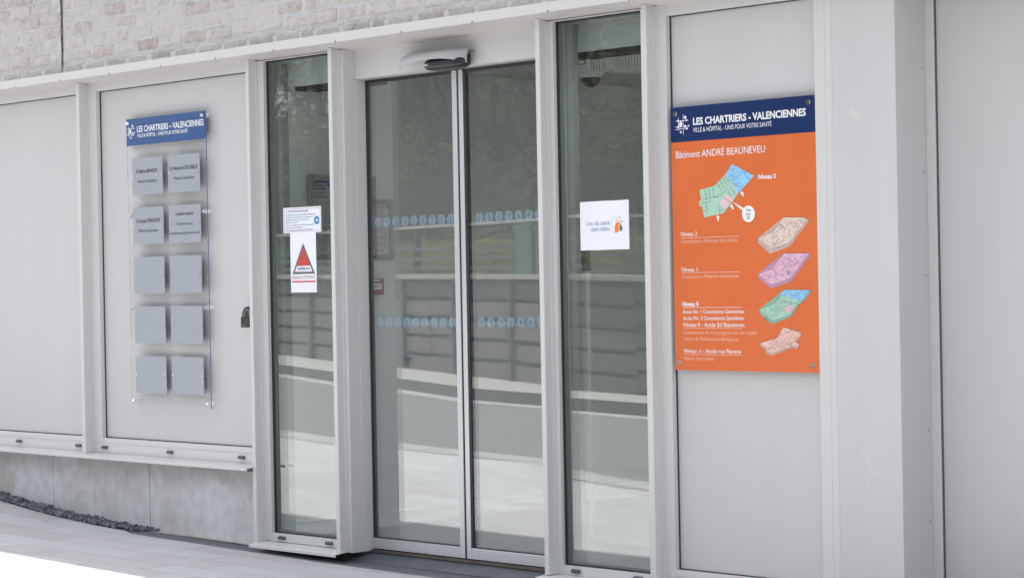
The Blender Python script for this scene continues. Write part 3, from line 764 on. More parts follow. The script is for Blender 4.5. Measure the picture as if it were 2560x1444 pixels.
T = {(0, 0): [('Dr Marine MAHIEUX', (217, 700), (410, 683), 34, .016), ('Médecin Généraliste', (230, 786), (402, 774), 29, 0)],
     (0, 1): [('Dr Alexandre DELOBELLE', (520, 671), (772, 652), 34, .016), ('Médecin Généraliste', (557, 757), (738, 745), 29, 0)],
     (1, 0): [('Dr Jacques FRANZONI', (220, 1146), (430, 1132), 34, .016), ('Médecin Généraliste', (240, 1230), (412, 1222), 29, 0)],
     (1, 1): [('Locaux vacants', (574, 1078), (733, 1068), 33, .016), ('Contactez-nous :', (583, 1166), (727, 1158), 29, 0), ('contactleschartriers@ch-valenciennes.fr', (522, 1250), (793, 1240), 24, 0)]}
for r_, zt in enumerate((2.061, 1.7925, 1.5245, 1.2565, .9865)):
    for c_, xl in enumerate((-1.9455, -1.613)):
        p = MB().box(xl, xl + .2835, -.0455, -.0432, zt - .1995, zt).build('name_plate', 'plate', nb)
        for xx in (xl + .012, xl + .2715):
            MB().cylY(xx, zt - .1 + (.004 if r_ < 2 else 0), .0062, -.0490, -.0456, 12, .0072).build('screw', 'chrome', p)
        if (r_, c_) in T:
            mb = MB()
            for (t, a, b, cap, bo) in T[(r_, c_)]: label_text(mb, z1, t, a, b, cap, -.0462, bo)
            mb.build('lettering', 'ink_k', p)

# ---------------------------------------------------------------- directory board
SY = -.030
db = thing('directory_board', (2.3, SY, .97), 'large orange directory board with navy header and floor plans on the right panel', 'sign')
q3 = lambda a, b: (1660 + a / 3.61, 220 + b / 3.61)
q4 = lambda a, b: (1660 + a / 3.61, 560 + b / 3.61)
X0, Z1 = wp(1676.6, 270.4, SY); X1 = wp(2036.7, 237.2, SY)[0]; Z0 = wp(1687.7, 923.7, SY)[1]
ZM = wp(*q3(62, 495), SY)[1]
bo = MB().box(X0, X1, SY, SY + .006, Z0, Z1).build('board', 'orange', db)
MB().box(X0 - .0004, X1 + .0004, SY - .0012, SY + .0062, ZM, Z1 + .0004).build('navy_header', 'navy', db)
TY = SY - .0018
mb = MB()
label_text(mb, q3, 'LES CHARTRIERS - VALENCIENNES', (262, 330), (1280, 252), 62, TY, .03)
label_text(mb, q3, 'VILLE & HÔPITAL - UNIS POUR VOTRE SANTÉ', (262, 397), (970, 347), 40, TY, .0)
mb.build('lettering', 'ink_w', db)
mb = MB(); xa, za = wp(*q3(104, 428), TY); xb, zb_ = wp(*q3(226, 232), TY); logo(mb, xa, xb, za, zb_, TY); mb.build('emblem', 'ink_w', db)
OY = SY - .0006
def ul(mb, a, b, z_=q4):
    xa, za = wp(*z_(*a), OY); xb, zb_ = wp(*z_(*b), OY); zz = (za + zb_) / 2; mb.quadY(xa, xb, OY, zz - .0008, zz + .0008)
mb = MB()
label_text(mb, q3, 'Bâtiment ANDRÉ BEAUNEVEU', (108, 632), (912, 583), 62, OY, .0)
label_text(mb, q3, 'Niveau 0', (853, 822), (1010, 813), 41, OY, .025)
label_text(mb, q4, 'Niveau 0', (167, 740), (312, 740), 40, OY, .025); ul(mb, (168, 751), (700, 751))
label_text(mb, q4, 'Accès Niv. 1 Consultations Généralistes', (170, 804), (726, 805), 33, OY, .006)
label_text(mb, q4, 'Accès Niv. 2 Consultations Spécialistes', (173, 862), (720, 864), 33, OY, .006)
mb.build('lettering', 'ink_w', db)
mb = MB()
label_text(mb, q4, 'Niveau 2', (153, 108), (300, 106), 38, OY, .02); ul(mb, (155, 125), (685, 109))
label_text(mb, q4, 'Niveau 1', (160, 429), (302, 427), 38, OY, .02); ul(mb, (162, 436), (692, 434))
label_text(mb, q4, 'Niveau 0 - Accès Bd Beauneveu', (175, 922), (726, 928), 38, OY, .02); ul(mb, (172, 938), (703, 941))
label_text(mb, q4, 'Niveau -1 - Accès rue Flamme', (180, 1160), (695, 1167), 38, OY, .02); ul(mb, (180, 1174), (712, 1182))
mb.build('lettering', 'ink_p', db)
mb = MB()
label_text(mb, q4, 'Consultations Médecins Spécialistes', (155, 173), (663, 158), 34, OY)
label_text(mb, q4, 'Consultations Médecins Généralistes', (162, 490), (678, 482), 34, OY)
label_text(mb, q4, 'Consultations de soins programmés non régulés', (175, 991), (842, 996), 33, OY)
label_text(mb, q4, 'Centre de Prélèvements Biologiques', (178, 1048), (672, 1054), 33, OY)
label_text(mb, q4, 'Maison Sport-Santé', (183, 1225), (453, 1229), 33, OY)
mb.build('lettering', 'ink_pp', db)
def P(zf, pts, y): return [wp(*zf(*p), y) for p in pts]
def lines(mb, zf, segs, y, w=.0008):
    for (a, b) in segs:
        p, q = [Vector(wp(*zf(*t), y)) for t in (a, b)]
        d = (q - p).normalized(); nn = Vector((-d.y, d.x)) * w
        mb.polyY([p - nn, q - nn, q + nn, p + nn], y)
def inside(pt, poly):
    c = False; j = len(poly) - 1
    for i in range(len(poly)):
        (xi, yi), (xj, yj) = poly[i], poly[j]
        if (yi > pt[1]) != (yj > pt[1]) and pt[0] < (xj - xi) * (pt[1] - yi) / (yj - yi) + xi: c = not c
        j = i
    return c
def rooms(poly, d1, d2, st, rg):
    """short partition strokes that follow the plan's two directions, kept inside its outline"""
    out = []; xs = [p[0] for p in poly]; ys = [p[1] for p in poly]
    for _ in range(420):
        p = (rg.uniform(min(xs), max(xs)), rg.uniform(min(ys), max(ys)))
        d = d1 if rg.random() < .55 else d2; L = rg.uniform(.5, 1.3) * st
        q = (p[0] + d[0] * L, p[1] + d[1] * L)
        if all(inside((p[0] + (q[0] - p[0]) * t, p[1] + (q[1] - p[1]) * t), poly) for t in (0, .25, .5, .75, 1)):
            if all(abs(p[0] - o[0][0]) + abs(p[1] - o[0][1]) > st * .42 for o in out): out.append((p, q))
    return out
rg = random.Random(5)
pl0 = MB(); a1, a2, a3, a4 = SY - .0008, SY - .0011, SY - .0014, SY - .0017
gp = [(555, 778), (455, 882), (320, 922), (335, 1014), (315, 1019), (322, 1070), (343, 1066), (362, 1167), (538, 1130), (628, 1012), (672, 942)]
bp_ = [(613, 686), (812, 791), (683, 937), (670, 940), (555, 778)]
pl0.m(0).polyY(P(q3, gp, a1), a1).m(1).polyY(P(q3, bp_, a2), a2).m(2).polyY(P(q3, [(565, 950), (628, 1010), (550, 1095), (498, 1035)], a3), a3)
pl0.m(3)
lines(pl0, q3, [((340, 1010), (500, 975)), ((500, 975), (570, 905)), ((335, 1040), (430, 1020)), ((370, 912), (382, 1000)), ((400, 903), (414, 990)), ((438, 892), (450, 985)), ((478, 860), (520, 930)), ((500, 836), (545, 905)), ((524, 812), (568, 880)), ((545, 790), (590, 860)), ((450, 985), (500, 975)), ((352, 1110), (395, 1098)), ((380, 1040), (392, 1098)), ((490, 1050), (500, 1135)), ((600, 770), (640, 820)), ((640, 820), (700, 760)), ((585, 720), (640, 770)), ((640, 700), (625, 745)), ((700, 740), (770, 830)), ((610, 860), (700, 900)), ((575, 800), (620, 780)), ((600, 900), (640, 950)), ((640, 880), (670, 850)), ((670, 850), (690, 870)), ((585, 940), (600, 980)), ((570, 945), (590, 925)), ((540, 985), (595, 1035)), ((570, 830), (640, 830)), ((725, 770), (745, 750)), ((745, 750), (790, 780))], a4)
for (x, y) in ((345, 978), (378, 968), (412, 958), (450, 910), (497, 887), (520, 856), (548, 820), (375, 1075), (415, 1053), (465, 1080), (390, 1128), (505, 1105), (515, 1100), (530, 1098), (607, 888), (640, 965), (640, 935), (582, 762), (622, 730), (668, 750), (672, 820), (640, 790), (657, 885), (710, 885), (680, 910), (768, 815), (588, 1022), (605, 962), (640, 855), (493, 955)):
    lines(pl0, q3, [((x - 3, y), (x + 3, y))], a4, .0016)
pl0.build('floor_plan', ['green_p', 'blue_p', 'pink_p', 'line'], db)
for (x, y, d) in ((708, 955, (-.5, -.86)), (614, 1072, (-.55, -.83)), (487, 1172, (-.08, -1))):
    n_ = (-d[1], d[0]); f = lambda s, t: (x + d[0] * s * 24 + n_[0] * t * 17, y + d[1] * s * 28 + n_[1] * t * 17)
    ar = MB(); ar.polyY(P(q3, [f(1, 0), f(.1, 1.0), f(.1, .45), f(-.9, .45), f(-.9, -.45), f(.1, -.45), f(.1, -1.0)], a4), a4); ar.build('arrow', 'ink_w', db)
ar = MB()
ar.polyY(P(q3, [(612, 1022), (722, 1085), (714, 1112)], a3), a3)
cx, cz = wp(*q3(762, 1136), a4); rr = .0335
ar.polyY([(cx + rr * math.cos(i * .2618), cz + rr * math.sin(i * .2618)) for i in range(24)], a4)
ar.build('speech_bubble', 'ink_w', db)
mb = MB(); yy = SY - .0020
label_text(mb, q3, 'Vous', (738, 1112), (784, 1110), 26, yy, .01); label_text(mb, q3, 'êtes', (742, 1148), (782, 1146), 24, yy, .01); label_text(mb, q3, 'ICI', (750, 1185), (775, 1184), 27, yy, .02)
mb.build('lettering', 'ink_k', db)
def isoplan(top, side, mats, d1, d2, st, extra=()):
    mb = MB(); mb.m(1).polyY(P(q4, side, a1), a1).m(0).polyY(P(q4, top, a2), a2)
    k = 3
    for (poly) in extra: mb.m(k).polyY(P(q4, poly, a3), a3); k += 1
    mb.m(2); lines(mb, q4, rooms(top, d1, d2, st, rg) + [(top[i], top[(i + 1) % len(top)]) for i in range(len(top))], a4, .00062)
    mb.build('floor_plan', mats, db)
d1, d2 = (.62, .45), (.5, -.8); d3 = (.9, -.4)
isoplan([(1078, -60), (1262, -62), (1264, -46), (1300, -44), (1133, 168), (958, 230), (845, 135), (980, 72)],
        [(1078, -60), (1262, -62), (1306, -40), (1304, -20), (1135, 200), (957, 268), (850, 170), (843, 130)], ['beige_p', 'beige_d', 'line'], d1, d2, 46)
isoplan([(1080, 262), (1312, 262), (1140, 492), (962, 548), (848, 452), (978, 398)],
        [(1080, 262), (1312, 262), (1316, 290), (1142, 520), (964, 579), (852, 485), (846, 450)], ['violet_p', 'violet_d', 'line'], d1, d2, 46)
isoplan([(1085, 592), (1320, 594), (1242, 700), (1145, 812), (972, 878), (858, 775), (1000, 715)],
        [(1085, 592), (1322, 595), (1318, 625), (1250, 705), (1230, 715), (1145, 835), (970, 902), (920, 862), (862, 800), (856, 772)], ['green_p', 'green_d', 'line', 'blue_p', 'pink_p'], d1, d2, 44,
        ([(1085, 592), (1320, 594), (1242, 700), (1045, 632)], [(1090, 745), (1165, 732), (1182, 762), (1130, 800), (1082, 780)]))
isoplan([(1078, 928), (1222, 972), (1240, 990), (1182, 1060), (1225, 1080), (1208, 1112), (1156, 1100), (975, 1168), (920, 1150), (925, 1125), (868, 1072), (1018, 1028)],
        [(1078, 928), (1222, 972), (1240, 992), (1238, 1012), (1192, 1062), (1225, 1082), (1206, 1128), (1158, 1112), (975, 1186), (918, 1166), (922, 1138), (870, 1098), (866, 1074), (1018, 1028)], ['rose_p', 'beige_d', 'line'], d1, d2, 55)
ar = MB(); ar.polyY(P(q4, [(902, 852), (922, 840), (920, 850), (928, 858), (912, 866)], a4), a4)
for (x0_, y0_, x1_, y1_) in ((848, 490, 864, 1055), (945, 280, 966, 1040), (1005, 255, 1022, 990), (1130, 205, 1154, 1095), (1266, 60, 1276, 590), (1313, 300, 1317, 590)):
    L = y1_ - y0_; nd = int(L / 17)
    for i in range(nd):
        t = i / nd; t2 = t + 7 / L
        lines(ar, q4, [((x0_ + (x1_ - x0_) * t, y0_ + L * t), (x0_ + (x1_ - x0_) * t2, y0_ + L * t2))], SY - .0021, .0006)
ar.build('dotted_guides', 'line', db)
for (a, b) in (q3(95, 238), q3(1297, 129), q4(134, 1250), q4(1336, 1275)):
    x, z = wp(a, b, SY - .004)
    MB().cylY(x, z, .0095, SY - .006, SY - .0012, 16, .0115).build('screw', 'chrome', db)
    MB().cylY(x, z, .011, SY + .0062, -.0005, 14).build('spacer', 'clear', db)

# ---------------------------------------------------------------- stickers
st = thing('camera_notice', (-.537, -.006, 1.62), 'small white video surveillance notice with red border and blue round badge on the left sidelight', 'sticker')
x0, x1, za, zb_ = -.6865, -.3875, 1.6185, 1.7465
MB().box(x0, x1, -.0058, -.0048, za, zb_).build('sheet', 'paper', st)
mb = MB(); i_ = .007; w = .0016; y = -.0062
for (a, b, c, d) in ((x0 + i_, x1 - i_, zb_ - i_ - w, zb_ - i_), (x0 + i_, x1 - i_, za + i_, za + i_ + w), (x0 + i_, x0 + i_ + w, za + i_ + w, zb_ - i_ - w), (x1 - i_ - w, x1 - i_, za + i_ + w, zb_ - i_ - w)): mb.quadY(a, b, y, c, d)
mb.build('border', 'redtxt', st)
z6 = lambda a, b: (640 + a / 3.8, 420 + b / 3.8)
mb = MB()
for (t, l_, r_, cap, bo) in (('CENTRE HOSPITALIER DE VALENCIENNES', (305, 423), (495, 414), 17, .01), ('Cet établissement est placé sous vidéosurveillance pour', (282, 455), (566, 441), 15, 0), ('des raisons de sécurité des biens et des personnes.', (282, 478), (542, 467), 15, 0), ("Vous pouvez exercer votre droit d'accès aux", (282, 502), (502, 492), 15, 0), ('images vous concernant.', (282, 526), (405, 520), 15, 0), ("Pour tout renseignement, s'adresser au responsable", (282, 551), (548, 541), 15, 0), ('« incendie et anti-malveillance »', (282, 576), (455, 569), 15, 0), ("Par l'intermédiaire du standard au 03.27.14.33.33", (282, 598), (538, 590), 15, 0)):
    label_text(mb, z6, t, l_, r_, cap, -.0064, bo)
lines(mb, z6, [((282, 410), (290, 425)), ((290, 410), (282, 425)), ((290, 412), (298, 405)), ((290, 422), (298, 428))], -.0064, .0006)
mb.build('lettering', 'bluetxt', st)
mb = MB(); cx, cz = wp(*z6(576, 494), -.0064); r_ = .0215
mb.m(0).polyY([(cx + r_ * math.cos(i * .2618), cz + r_ * math.sin(i * .2618)) for i in range(24)], -.0064)
mb.m(1).slabY([(cx - .009, cz - .004), (cx + .002, cz - .006), (cx + .006, cz + .004), (cx - .004, cz + .006)], -.0068, -.0066)
mb.m(1).polyY([(cx + .006, cz + .002), (cx + .013, cz + .006), (cx + .013, cz - .006), (cx + .006, cz - .002)], -.0067)
mb.build('badge', ['skyblue', 'ink_w'], st)

vg = thing('alert_sticker', (-.53, -.006, 1.32), 'tall white sticker with red and black warning triangle reading URGENCE ATTENTAT', 'sticker')
MB().box(-.6355, -.4325, -.0053, -.0043, 1.3195, 1.6183).build('sheet', 'paper', vg)
mb = MB(); mb.m(0).polyY(P(z6, [(446, 711), (561, 1002), (346, 1008)], -.0058), -.0058)
mb.m(1).polyY(P(z6, [(447, 757), (512, 921), (389, 926)], -.0061), -.0061)
mb.m(2).polyY(P(z6, [(387, 931), (515, 926), (535, 981), (371, 985)], -.0061), -.0061)
mb.m(1); mb.quadY(*[wp(*z6(*p), -.0058)[0] for p in ((344, 1080), (564, 1075))], -.0058, wp(*z6(450, 1085), -.0058)[1], wp(*z6(450, 1070), -.0058)[1])
mb.build('warning_triangle', ['ink_g', 'red', 'paper'], vg)
mb = MB(); label_text(mb, z6, 'VIGIPIRATE', (390, 969), (514, 965), 24, -.0064, .03); mb.build('lettering', 'ink_k', vg)
mb = MB(); label_text(mb, z6, 'URGENCE ATTENTAT', (343, 1056), (562, 1050), 30, -.0060, -.003); mb.build('lettering', 'redtxt', vg)

tb = thing('no_smoking_sticker', (1.53, -.006, 1.49), 'square white sticker with orange and blue figure emblem on the right sidelight', 'sticker')
MB().box(1.388, 1.6765, -.0058, -.0048, 1.4848, 1.6965).build('sheet', 'paper', tb)
z8 = lambda a, b: (1100 + a / 3.14, 440 + b / 3.14)
mb = MB(); label_text(mb, z8, 'Lieu de santé', (1152, 389), (1331, 383), 37, -.0064, -.006); label_text(mb, z8, 'sans tabac', (1188, 432), (1333, 430), 37, -.0064, -.006)
mb.build('lettering', 'bluetxt', tb)
def ell(cx, cz, rx, rz, a0=0, a1=6.2832, n=24, tilt=0): return [(cx + rx * math.cos(a0 + (a1 - a0) * i / n) * math.cos(tilt) - rz * math.sin(a0 + (a1 - a0) * i / n) * math.sin(tilt), cz + rx * math.cos(a0 + (a1 - a0) * i / n) * math.sin(tilt) + rz * math.sin(a0 + (a1 - a0) * i / n) * math.cos(tilt)) for i in range(n)]
mb = MB()
c0 = wp(*z8(1378, 382), -.0064)
ring = ell(*c0, .027, .036, 1.0, 5.2, 26); rin = ell(*c0, .0262, .0352, 1.0, 5.2, 26)
for i in range(25): mb.m(3).polyY([ring[i], ring[i + 1], rin[i + 1], rin[i]], -.0062)
mb.m(2).polyY(P(z8, [(1412, 365), (1430, 395), (1432, 425), (1424, 430), (1410, 428)], -.0064), -.0064)
mb.m(0).polyY(P(z8, [(1395, 355), (1378, 375), (1370, 405), (1374, 440), (1388, 446), (1402, 428), (1398, 390)], -.0066), -.0066)
mb.m(1).polyY(P(z8, [(1406, 343), (1414, 370), (1413, 410), (1406, 430), (1397, 410), (1395, 375)], -.0068), -.0068)
for (x, y, k) in ((1384, 345, 0), (1411, 325, 0), (1426, 354, 2)):
    c = wp(*z8(x, y), -.0064); mb.m(k).polyY(ell(*c, .0038, .0038), -.0066)
mb.build('figure_emblem', ['orange2', 'amber', 'bluetxt', 'bluetxt'], tb)

# ---------------------------------------------------------------- interior
ir = thing('lobby_wall', (-.85, 2, .05), 'pale lobby side wall with skirting seen through the left glass', 'interior wall')
MB().box(-.95, -.80, .125, 4.3, .05, 2.5).build('plaster', 'iwall', ir)
MB().box(-.7999, -.786, .125, 4.1, .062, .135).box(-.7999, -.78, .125, 4.1, .135, .139).build('skirting', mat('white_skirting', (.95, .95, .95), .4), ir)
i2 = thing('lobby_wall', (3, 4, .05), 'grey rear and right hand walls deep inside the lobby', 'interior wall')
MB().box(-.8, 3.2, 4.1, 4.3, .05, 2.5).build('rear_wall', 'iwall2', i2)
MB().box(3.05, 3.2, .3, 4.1, .05, 2.5).build('right_wall', 'iwall2', i2)
o = MB().box(-.95, 3.2, .165, 7.8, -.1, .0605).build('lobby_floor', 'ifloor'); o['kind'] = 'structure'
o = MB()
for i in range(-1, 4):
    for j in range(0, 4 if i < 1 else 0): o.box(-.40 + i * 1.2 - .597 * 1, -.40 + i * 1.2 + .597, .30 + j * 1.2 + .003, .30 + j * 1.2 + 1.197, 2.5, 2.52)
o.m(0).box(.20, 1.35, .3, 4.3, 2.5, 2.5205).m(1).box(-.95, 1.35, .3, 4.3, 2.521, 2.56)
o = o.build('lobby_ceiling', ['iceil', 'dark']); o['kind'] = 'structure'
bk = thing('ceiling_bulkhead', (.5, .2, 2.37), 'pale bulkhead panel inside the glass above the doors', 'bulkhead')
MB().box(-.86, -.2, .13, .29, 2.370, 2.50).build('casing', 'iwall', bk); MB().box(1.175, 3.0, .13, .29, 2.370, 2.50).build('casing', 'iwall', bk)
MB().box(-.75, -.2, .135, .285, 2.348, 2.3698).box(1.19, 3.0, .135, .285, 2.352, 2.3698).build('track', 'dark', bk)
gr = thing('ceiling_grille', (.7, 1.0, 2.4), 'white ribbed ceiling grille seen at the top of the right sidelight', 'grille')
g = MB()
gx0 = wp(1478, 150, 1.0)[0]; gx1 = wp(1625, 150, 1.0)[0]
for i in range(20):
    x = gx0 + (gx1 - gx0) * i / 20; g.box(x, x + (gx1 - gx0) / 20 * .62, .98, 1.2, 2.395 - .02 * (i > 8), 2.499)
g.build('slats', 'iwall', gr); MB().box(gx0 - .01, gx1, 1.005, 1.19, 2.412, 2.498).build('backing', 'iwall', gr)

def at_z(px, py, Z):
    r = FWD * FPX + RT * (px - 1280) - UP * (py - 722); t = (Z - CAM.z) / r.z; p = CAM + r * t; return p.x, p.y
cx_, cy_ = at_z(1476, 160, 2.5)
dc = thing('dome_camera', (cx_, cy_, 2.5), 'white ceiling dome security camera with smoked black bubble behind the right sidelight', 'camera')
MB().cylZ(cx_, cy_, .070, 2.442, 2.499, 28, .073).cylZ(cx_, cy_, .052, 2.425, 2.4419, 28, .069).build('housing', 'ink_w', dc, smooth=False)
MB().dome((cx_, cy_, 2.4262), .052, n=24, down=True).build('bubble', 'smoke', dc, smooth=True)
ex = thing('exit_sign', (.1, 1.2, 2.4), 'small white and green emergency exit sign beside the dome camera', 'sign')
xa, za = wp(1428, 170, 1.2); xb, zb_ = wp(1471, 143, 1.2)
MB().box(xa, xb, 1.2, 1.24, za, zb_).build('housing', 'iwall', ex)
ww, hh = xb - xa, zb_ - za
MB().box(xa + ww * .08, xb - ww * .12, 1.197, 1.1999, za + hh * .22, zb_ - hh * .15).build('green_panel', 'exitgreen', ex)
mb = MB(); fx = lambda u: xa + ww * u
fz = lambda w: za + hh * w
mb.polyY([(fx(.12), fz(.3)), (fx(.40), fz(.3)), (fx(.36), fz(.5)), (fx(.46), fz(.74)), (fx(.12), fz(.74))], 1.196)
mb.polyY([(fx(.46), fz(.5)), (fx(.56), fz(.75)), (fx(.62), fz(.75)), (fx(.62), fz(.62)), (fx(.80), fz(.62)), (fx(.80), fz(.32)), (fx(.54), fz(.32))], 1.195)
mb.build('pictogram', 'ink_w', ex)

def wallsign(name, label, y0, y1, zz0, zz1, cat='notice'):
    t = thing(name, (-.79, (y0 + y1) / 2, zz0), label, cat)
    f = MB(); w = .026
    for (a, b, c, d) in ((y0, y0 + w, zz0, zz1), (y1 - w, y1, zz0, zz1), (y0 + w, y1 - w, zz0, zz0 + w), (y0 + w, y1 - w, zz1 - w, zz1)): f.box(-.7995, -.782, a, b, c, d)
    f.build('frame', 'greyframe', t)
    return t
def textX(mb, txt, ya, yb, zb, cap, x, bold=0):
    vs, fs = text_mesh(txt, bold); a = min(v[0] for v in vs); b = max(v[0] for v in vs)
    mb.add([(x, ya + (v[0] - a) / (b - a) * (yb - ya), zb + v[1] * cap / CAPH) for v in vs], fs)
c1 = wallsign('safety_notice', 'grey framed safety notice with blue heading on the lobby wall behind the left sidelight', .243, .70, 1.487, 1.925)
MB().box(-.7993, -.790, .269, .674, 1.512, 1.90).build('sheet', mat('dull_paper', (.42, .45, .48), .5), c1)
mb = MB().box(-.7898, -.7894, .275, .67, 1.868, 1.895).box(-.7898, -.7894, .275, .36, 1.848, 1.860).build('heading_bar', 'blue', c1)
mb = MB(); textX(mb, 'Consigne de Sécurité', .282, .50, 1.874, .015, -.789, .01); textX(mb, "Plan d'évacuation", .279, .35, 1.851, .007, -.789); mb.build('lettering', 'ink_w', c1)
mb = MB(); textX(mb, 'LES CHARTRIERS', .279, .345, 1.830, .006, -.789, .01); textX(mb, '17 rue des Moulins', .279, .345, 1.819, .006, -.789); textX(mb, '59300 VALENCIENNES', .279, .362, 1.808, .006, -.789, .01)
for (ya, yb, z) in ((.35, .60, 1.73), (.36, .60, 1.68), (.35, .60, 1.655), (.36, .60, 1.61)):
    mb.add([(-.7892, ya, z), (-.7892, yb, z), (-.7892, yb, z + .002), (-.7892, ya, z + .002)], [(0, 1, 2, 3)])
for k in range(7):
    y = .352 + k * .035
    for z in (1.685, 1.61): mb.add([(-.7892, y, z), (-.7892, y + .002, z), (-.7892, y + .002, z + .045), (-.7892, y, z + .045)], [(0, 1, 2, 3)])
mb.build('plan_lines', 'ink_k', c1)
c2 = wallsign('fire_instructions', 'grey framed fire instruction notice with red heading behind the left door leaf', .48, .82, 1.484, 1.804)
MB().box(-.7993, -.790, .505, .795, 1.51, 1.78).build('sheet', mat('pale_paper', (.66, .67, .70), .5), c2)
MB().box(-.7898, -.7894, .51, .79, 1.757, 1.775).build('heading_bar', 'redtxt', c2)
mb = MB(); textX(mb, 'CONSIGNES INCENDIE', .53, .78, 1.7605, .011, -.789, .015); mb.build('lettering', 'ink_w', c2)
mb = MB()
for k, (t, z) in enumerate((('CONSIGNES GENERALES EN CAS DE FEU', 1.742), ("GARDER SON CALME", 1.733), ('ALERTER LES SAPEURS POMPIERS', 1.716), ('DONNER L ALARME', 1.707), ("ASSURER L'ENSEMBLE", 1.640), ('DES OCCUPANTS', 1.630), ('SI LA FUMEE, BAISSEZ-VOUS', 1.603), ("L'AIR FRAIS EST PRES DU SOL", 1.593), ('SUIVRE SELON CONSIGNES', 1.568), ("D'EVACUATION", 1.558), ("FACILITEZ L'ACCES", 1.533), ('DES POMPIERS', 1.523))):
    w_ = .10 if len(t) > 20 else .065; c_ = .70
    textX(mb, t, c_ - w_, c_ + w_ * .8, z, .0062, -.789, .01)
for z in (1.622, 1.585, 1.548):
    mb.add([(-.7892, .515, z), (-.7892, .788, z), (-.7892, .788, z + .001), (-.7892, .515, z + .001)], [(0, 1, 2, 3)])
mb.build('lettering', 'redtxt', c2)
cpn = thing('fire_call_point', (-.79, .69, 1.295), 'small red fire alarm call point on the lobby wall behind the left door leaf', 'alarm')
MB().box(-.7995, -.765, .62, .728, 1.297, 1.384).build('housing', mat('alarm_red', (.30, .035, .04), .45), cpn)
MB().box(-.7649, -.763, .635, .713, 1.325, 1.358).build('press_plate', 'ink_w', cpn)
MB().box(-.7649, -.764, .64, .70, 1.368, 1.378).build('label_strip', 'ink_w', cpn)
mb = MB()
for (a, b) in ((.664, .672), (.684, .692)): mb.box(-.7629, -.7622, a, b, 1.337, 1.346)
mb.build('arrows', 'ink_k', cpn)
wb = thing('wall_box', (-.75, .93, .955), 'pale wall box standing out from the lobby wall behind the left door leaf', 'box')
MB().box(-.7995, -.735, .90, .965, .955, 1.24).build('casing', 'iwall', wb)
MB().box(-.7348, -.732, .905, .96, 1.0, 1.2).build('cover', 'iwall', wb)
# dark stand with letters behind the right sidelight
xq, zq = wp(1440, 635, 1.0); 
bs = thing('lobby_display_stand', (xq - .05, 1.0, .06), 'dark lobby display stand with black letters, partly behind the no smoking sticker', 'stand')
MB().box(xq - .012, xq + .07, 1.0, 1.03, 1.40, 1.66).build('board', mat('stand_grey', (.16, .16, .165), .5), bs)
MB().box(xq + .03, xq + .045, 1.031, 1.045, .061, 1.64).build('post', 'iwall', bs)
mb = MB(); zz = wp(1445, 628, .995)[1]; put_text(mb, 'E', wp(1440, 628, .995)[0], wp(1447, 628, .995)[0], zz, .024, .995, .03); zz = wp(1445, 660, .995)[1]; put_text(mb, 'J', wp(1441, 660, .995)[0], wp(1447, 660, .995)[0], zz, .024, .995, .0); mb.build('lettering', 'ink_k', bs)

# ---------------------------------------------------------------- across the street (seen mirrored in the glass)
sdv = Vector((-1, -.42, 0)).normalized(); ndv = Vector((-.42, 1, 0)).normalized() # along the street; towards the facade
O = Vector((-12.3, fk(-12.3) - 2.0, 0))
def sp(s, n, z):
    if s < 0: return (O.x - s, O.y + n, z)
    p = O + sdv * s + ndv * n; return (p.x, p.y, z)
def gzs(s): p = sp(s, 0, 0); return gz(p[0], p[1]) + .115
def obox(mb, s0, s1, n0, n1, z0, z1, z0b=None, z1b=None):
    z0b = z0 if z0b is None else z0b; z1b = z1 if z1b is None else z1b
    v = [sp(s0, n0, z0), sp(s1, n0, z0b), sp(s1, n1, z0b), sp(s0, n1, z0), sp(s0, n0, z1), sp(s1, n0, z1b), sp(s1, n1, z1b), sp(s0, n1, z1)]
    mb.add(v, [(0, 1, 2, 3), (4, 7, 6, 5), (0, 4, 5, 1), (1, 5, 6, 2), (2, 6, 7, 3), (3, 7, 4, 0)])
rw = thing('retaining_wall', (O.x, O.y, 0), 'dark sleeper retaining wall with pale coping across the street, mirrored in the glass', 'wall')
rg = random.Random(21); body = MB(); cop = MB(); post = MB(); back = MB()
HW = 1.50
for i in range(-11, 22):
    s0, s1 = i * 2.4, i * 2.4 + 2.4; za, zb_ = gzs(s0) - .02, gzs(s1) - .02
    n_ = 5; hh = HW / n_
    for j in range(n_):
        for (u0, u1) in ((0, .5), (.5, 1)):
            d = rg.uniform(-.012, .012)
            a = s0 + 2.4 * u0 + .12; b = s0 + 2.4 * u1 - .03
            obox(body, a - .1, b + .03, -.1, .02 + d, za + hh * j + .02, za + hh * j + hh * .84, zb_ + hh * j + .02, zb_ + hh * j + hh * .84)
    obox(back, s0, s1, -.5, -.1, za - .3, za + HW, zb_ - .3, zb_ + HW)
    obox(post, s0, s0 + .14, -.1, .09, za - .2, za + HW)
    obox(cop, s0, s1 - .006, -.42, .14, za + HW, za + HW + .07, zb_ + HW, zb_ + HW + .07)
body.build('sleepers', 'rwall', rw); back.build('backing', 'rpost', rw); post.build('posts', 'rpost', rw); cop.build('coping', 'coping', rw)
rl = thing('railing', (O.x, O.y - .2, 1.4), 'grey horizontal bar railing standing on the retaining wall across the street', 'railing')
pt = MB(); bars = MB(); tp = MB()
for i in range(-11, 22):
    s0, s1 = i * 2.4, i * 2.4 + 2.4; za, zb_ = gzs(s0) + HW + .05, gzs(s1) + HW + .05
    obox(pt, s0 + .3, s0 + .42, -.36, -.26, za - .01, za + .78)
    for h in (.07, .225, .385): obox(bars, s0, s1, -.26, -.23, za + h, za + h + .06, zb_ + h, zb_ + h + .06)
    obox(tp, s0, s1, -.40, -.20, za + .76, za + .80, zb_ + .76, zb_ + .80)
pt.build('posts', 'rpost', rl); bars.build('bars', 'rail', rl); tp.build('top_rail', 'railtop', rl)
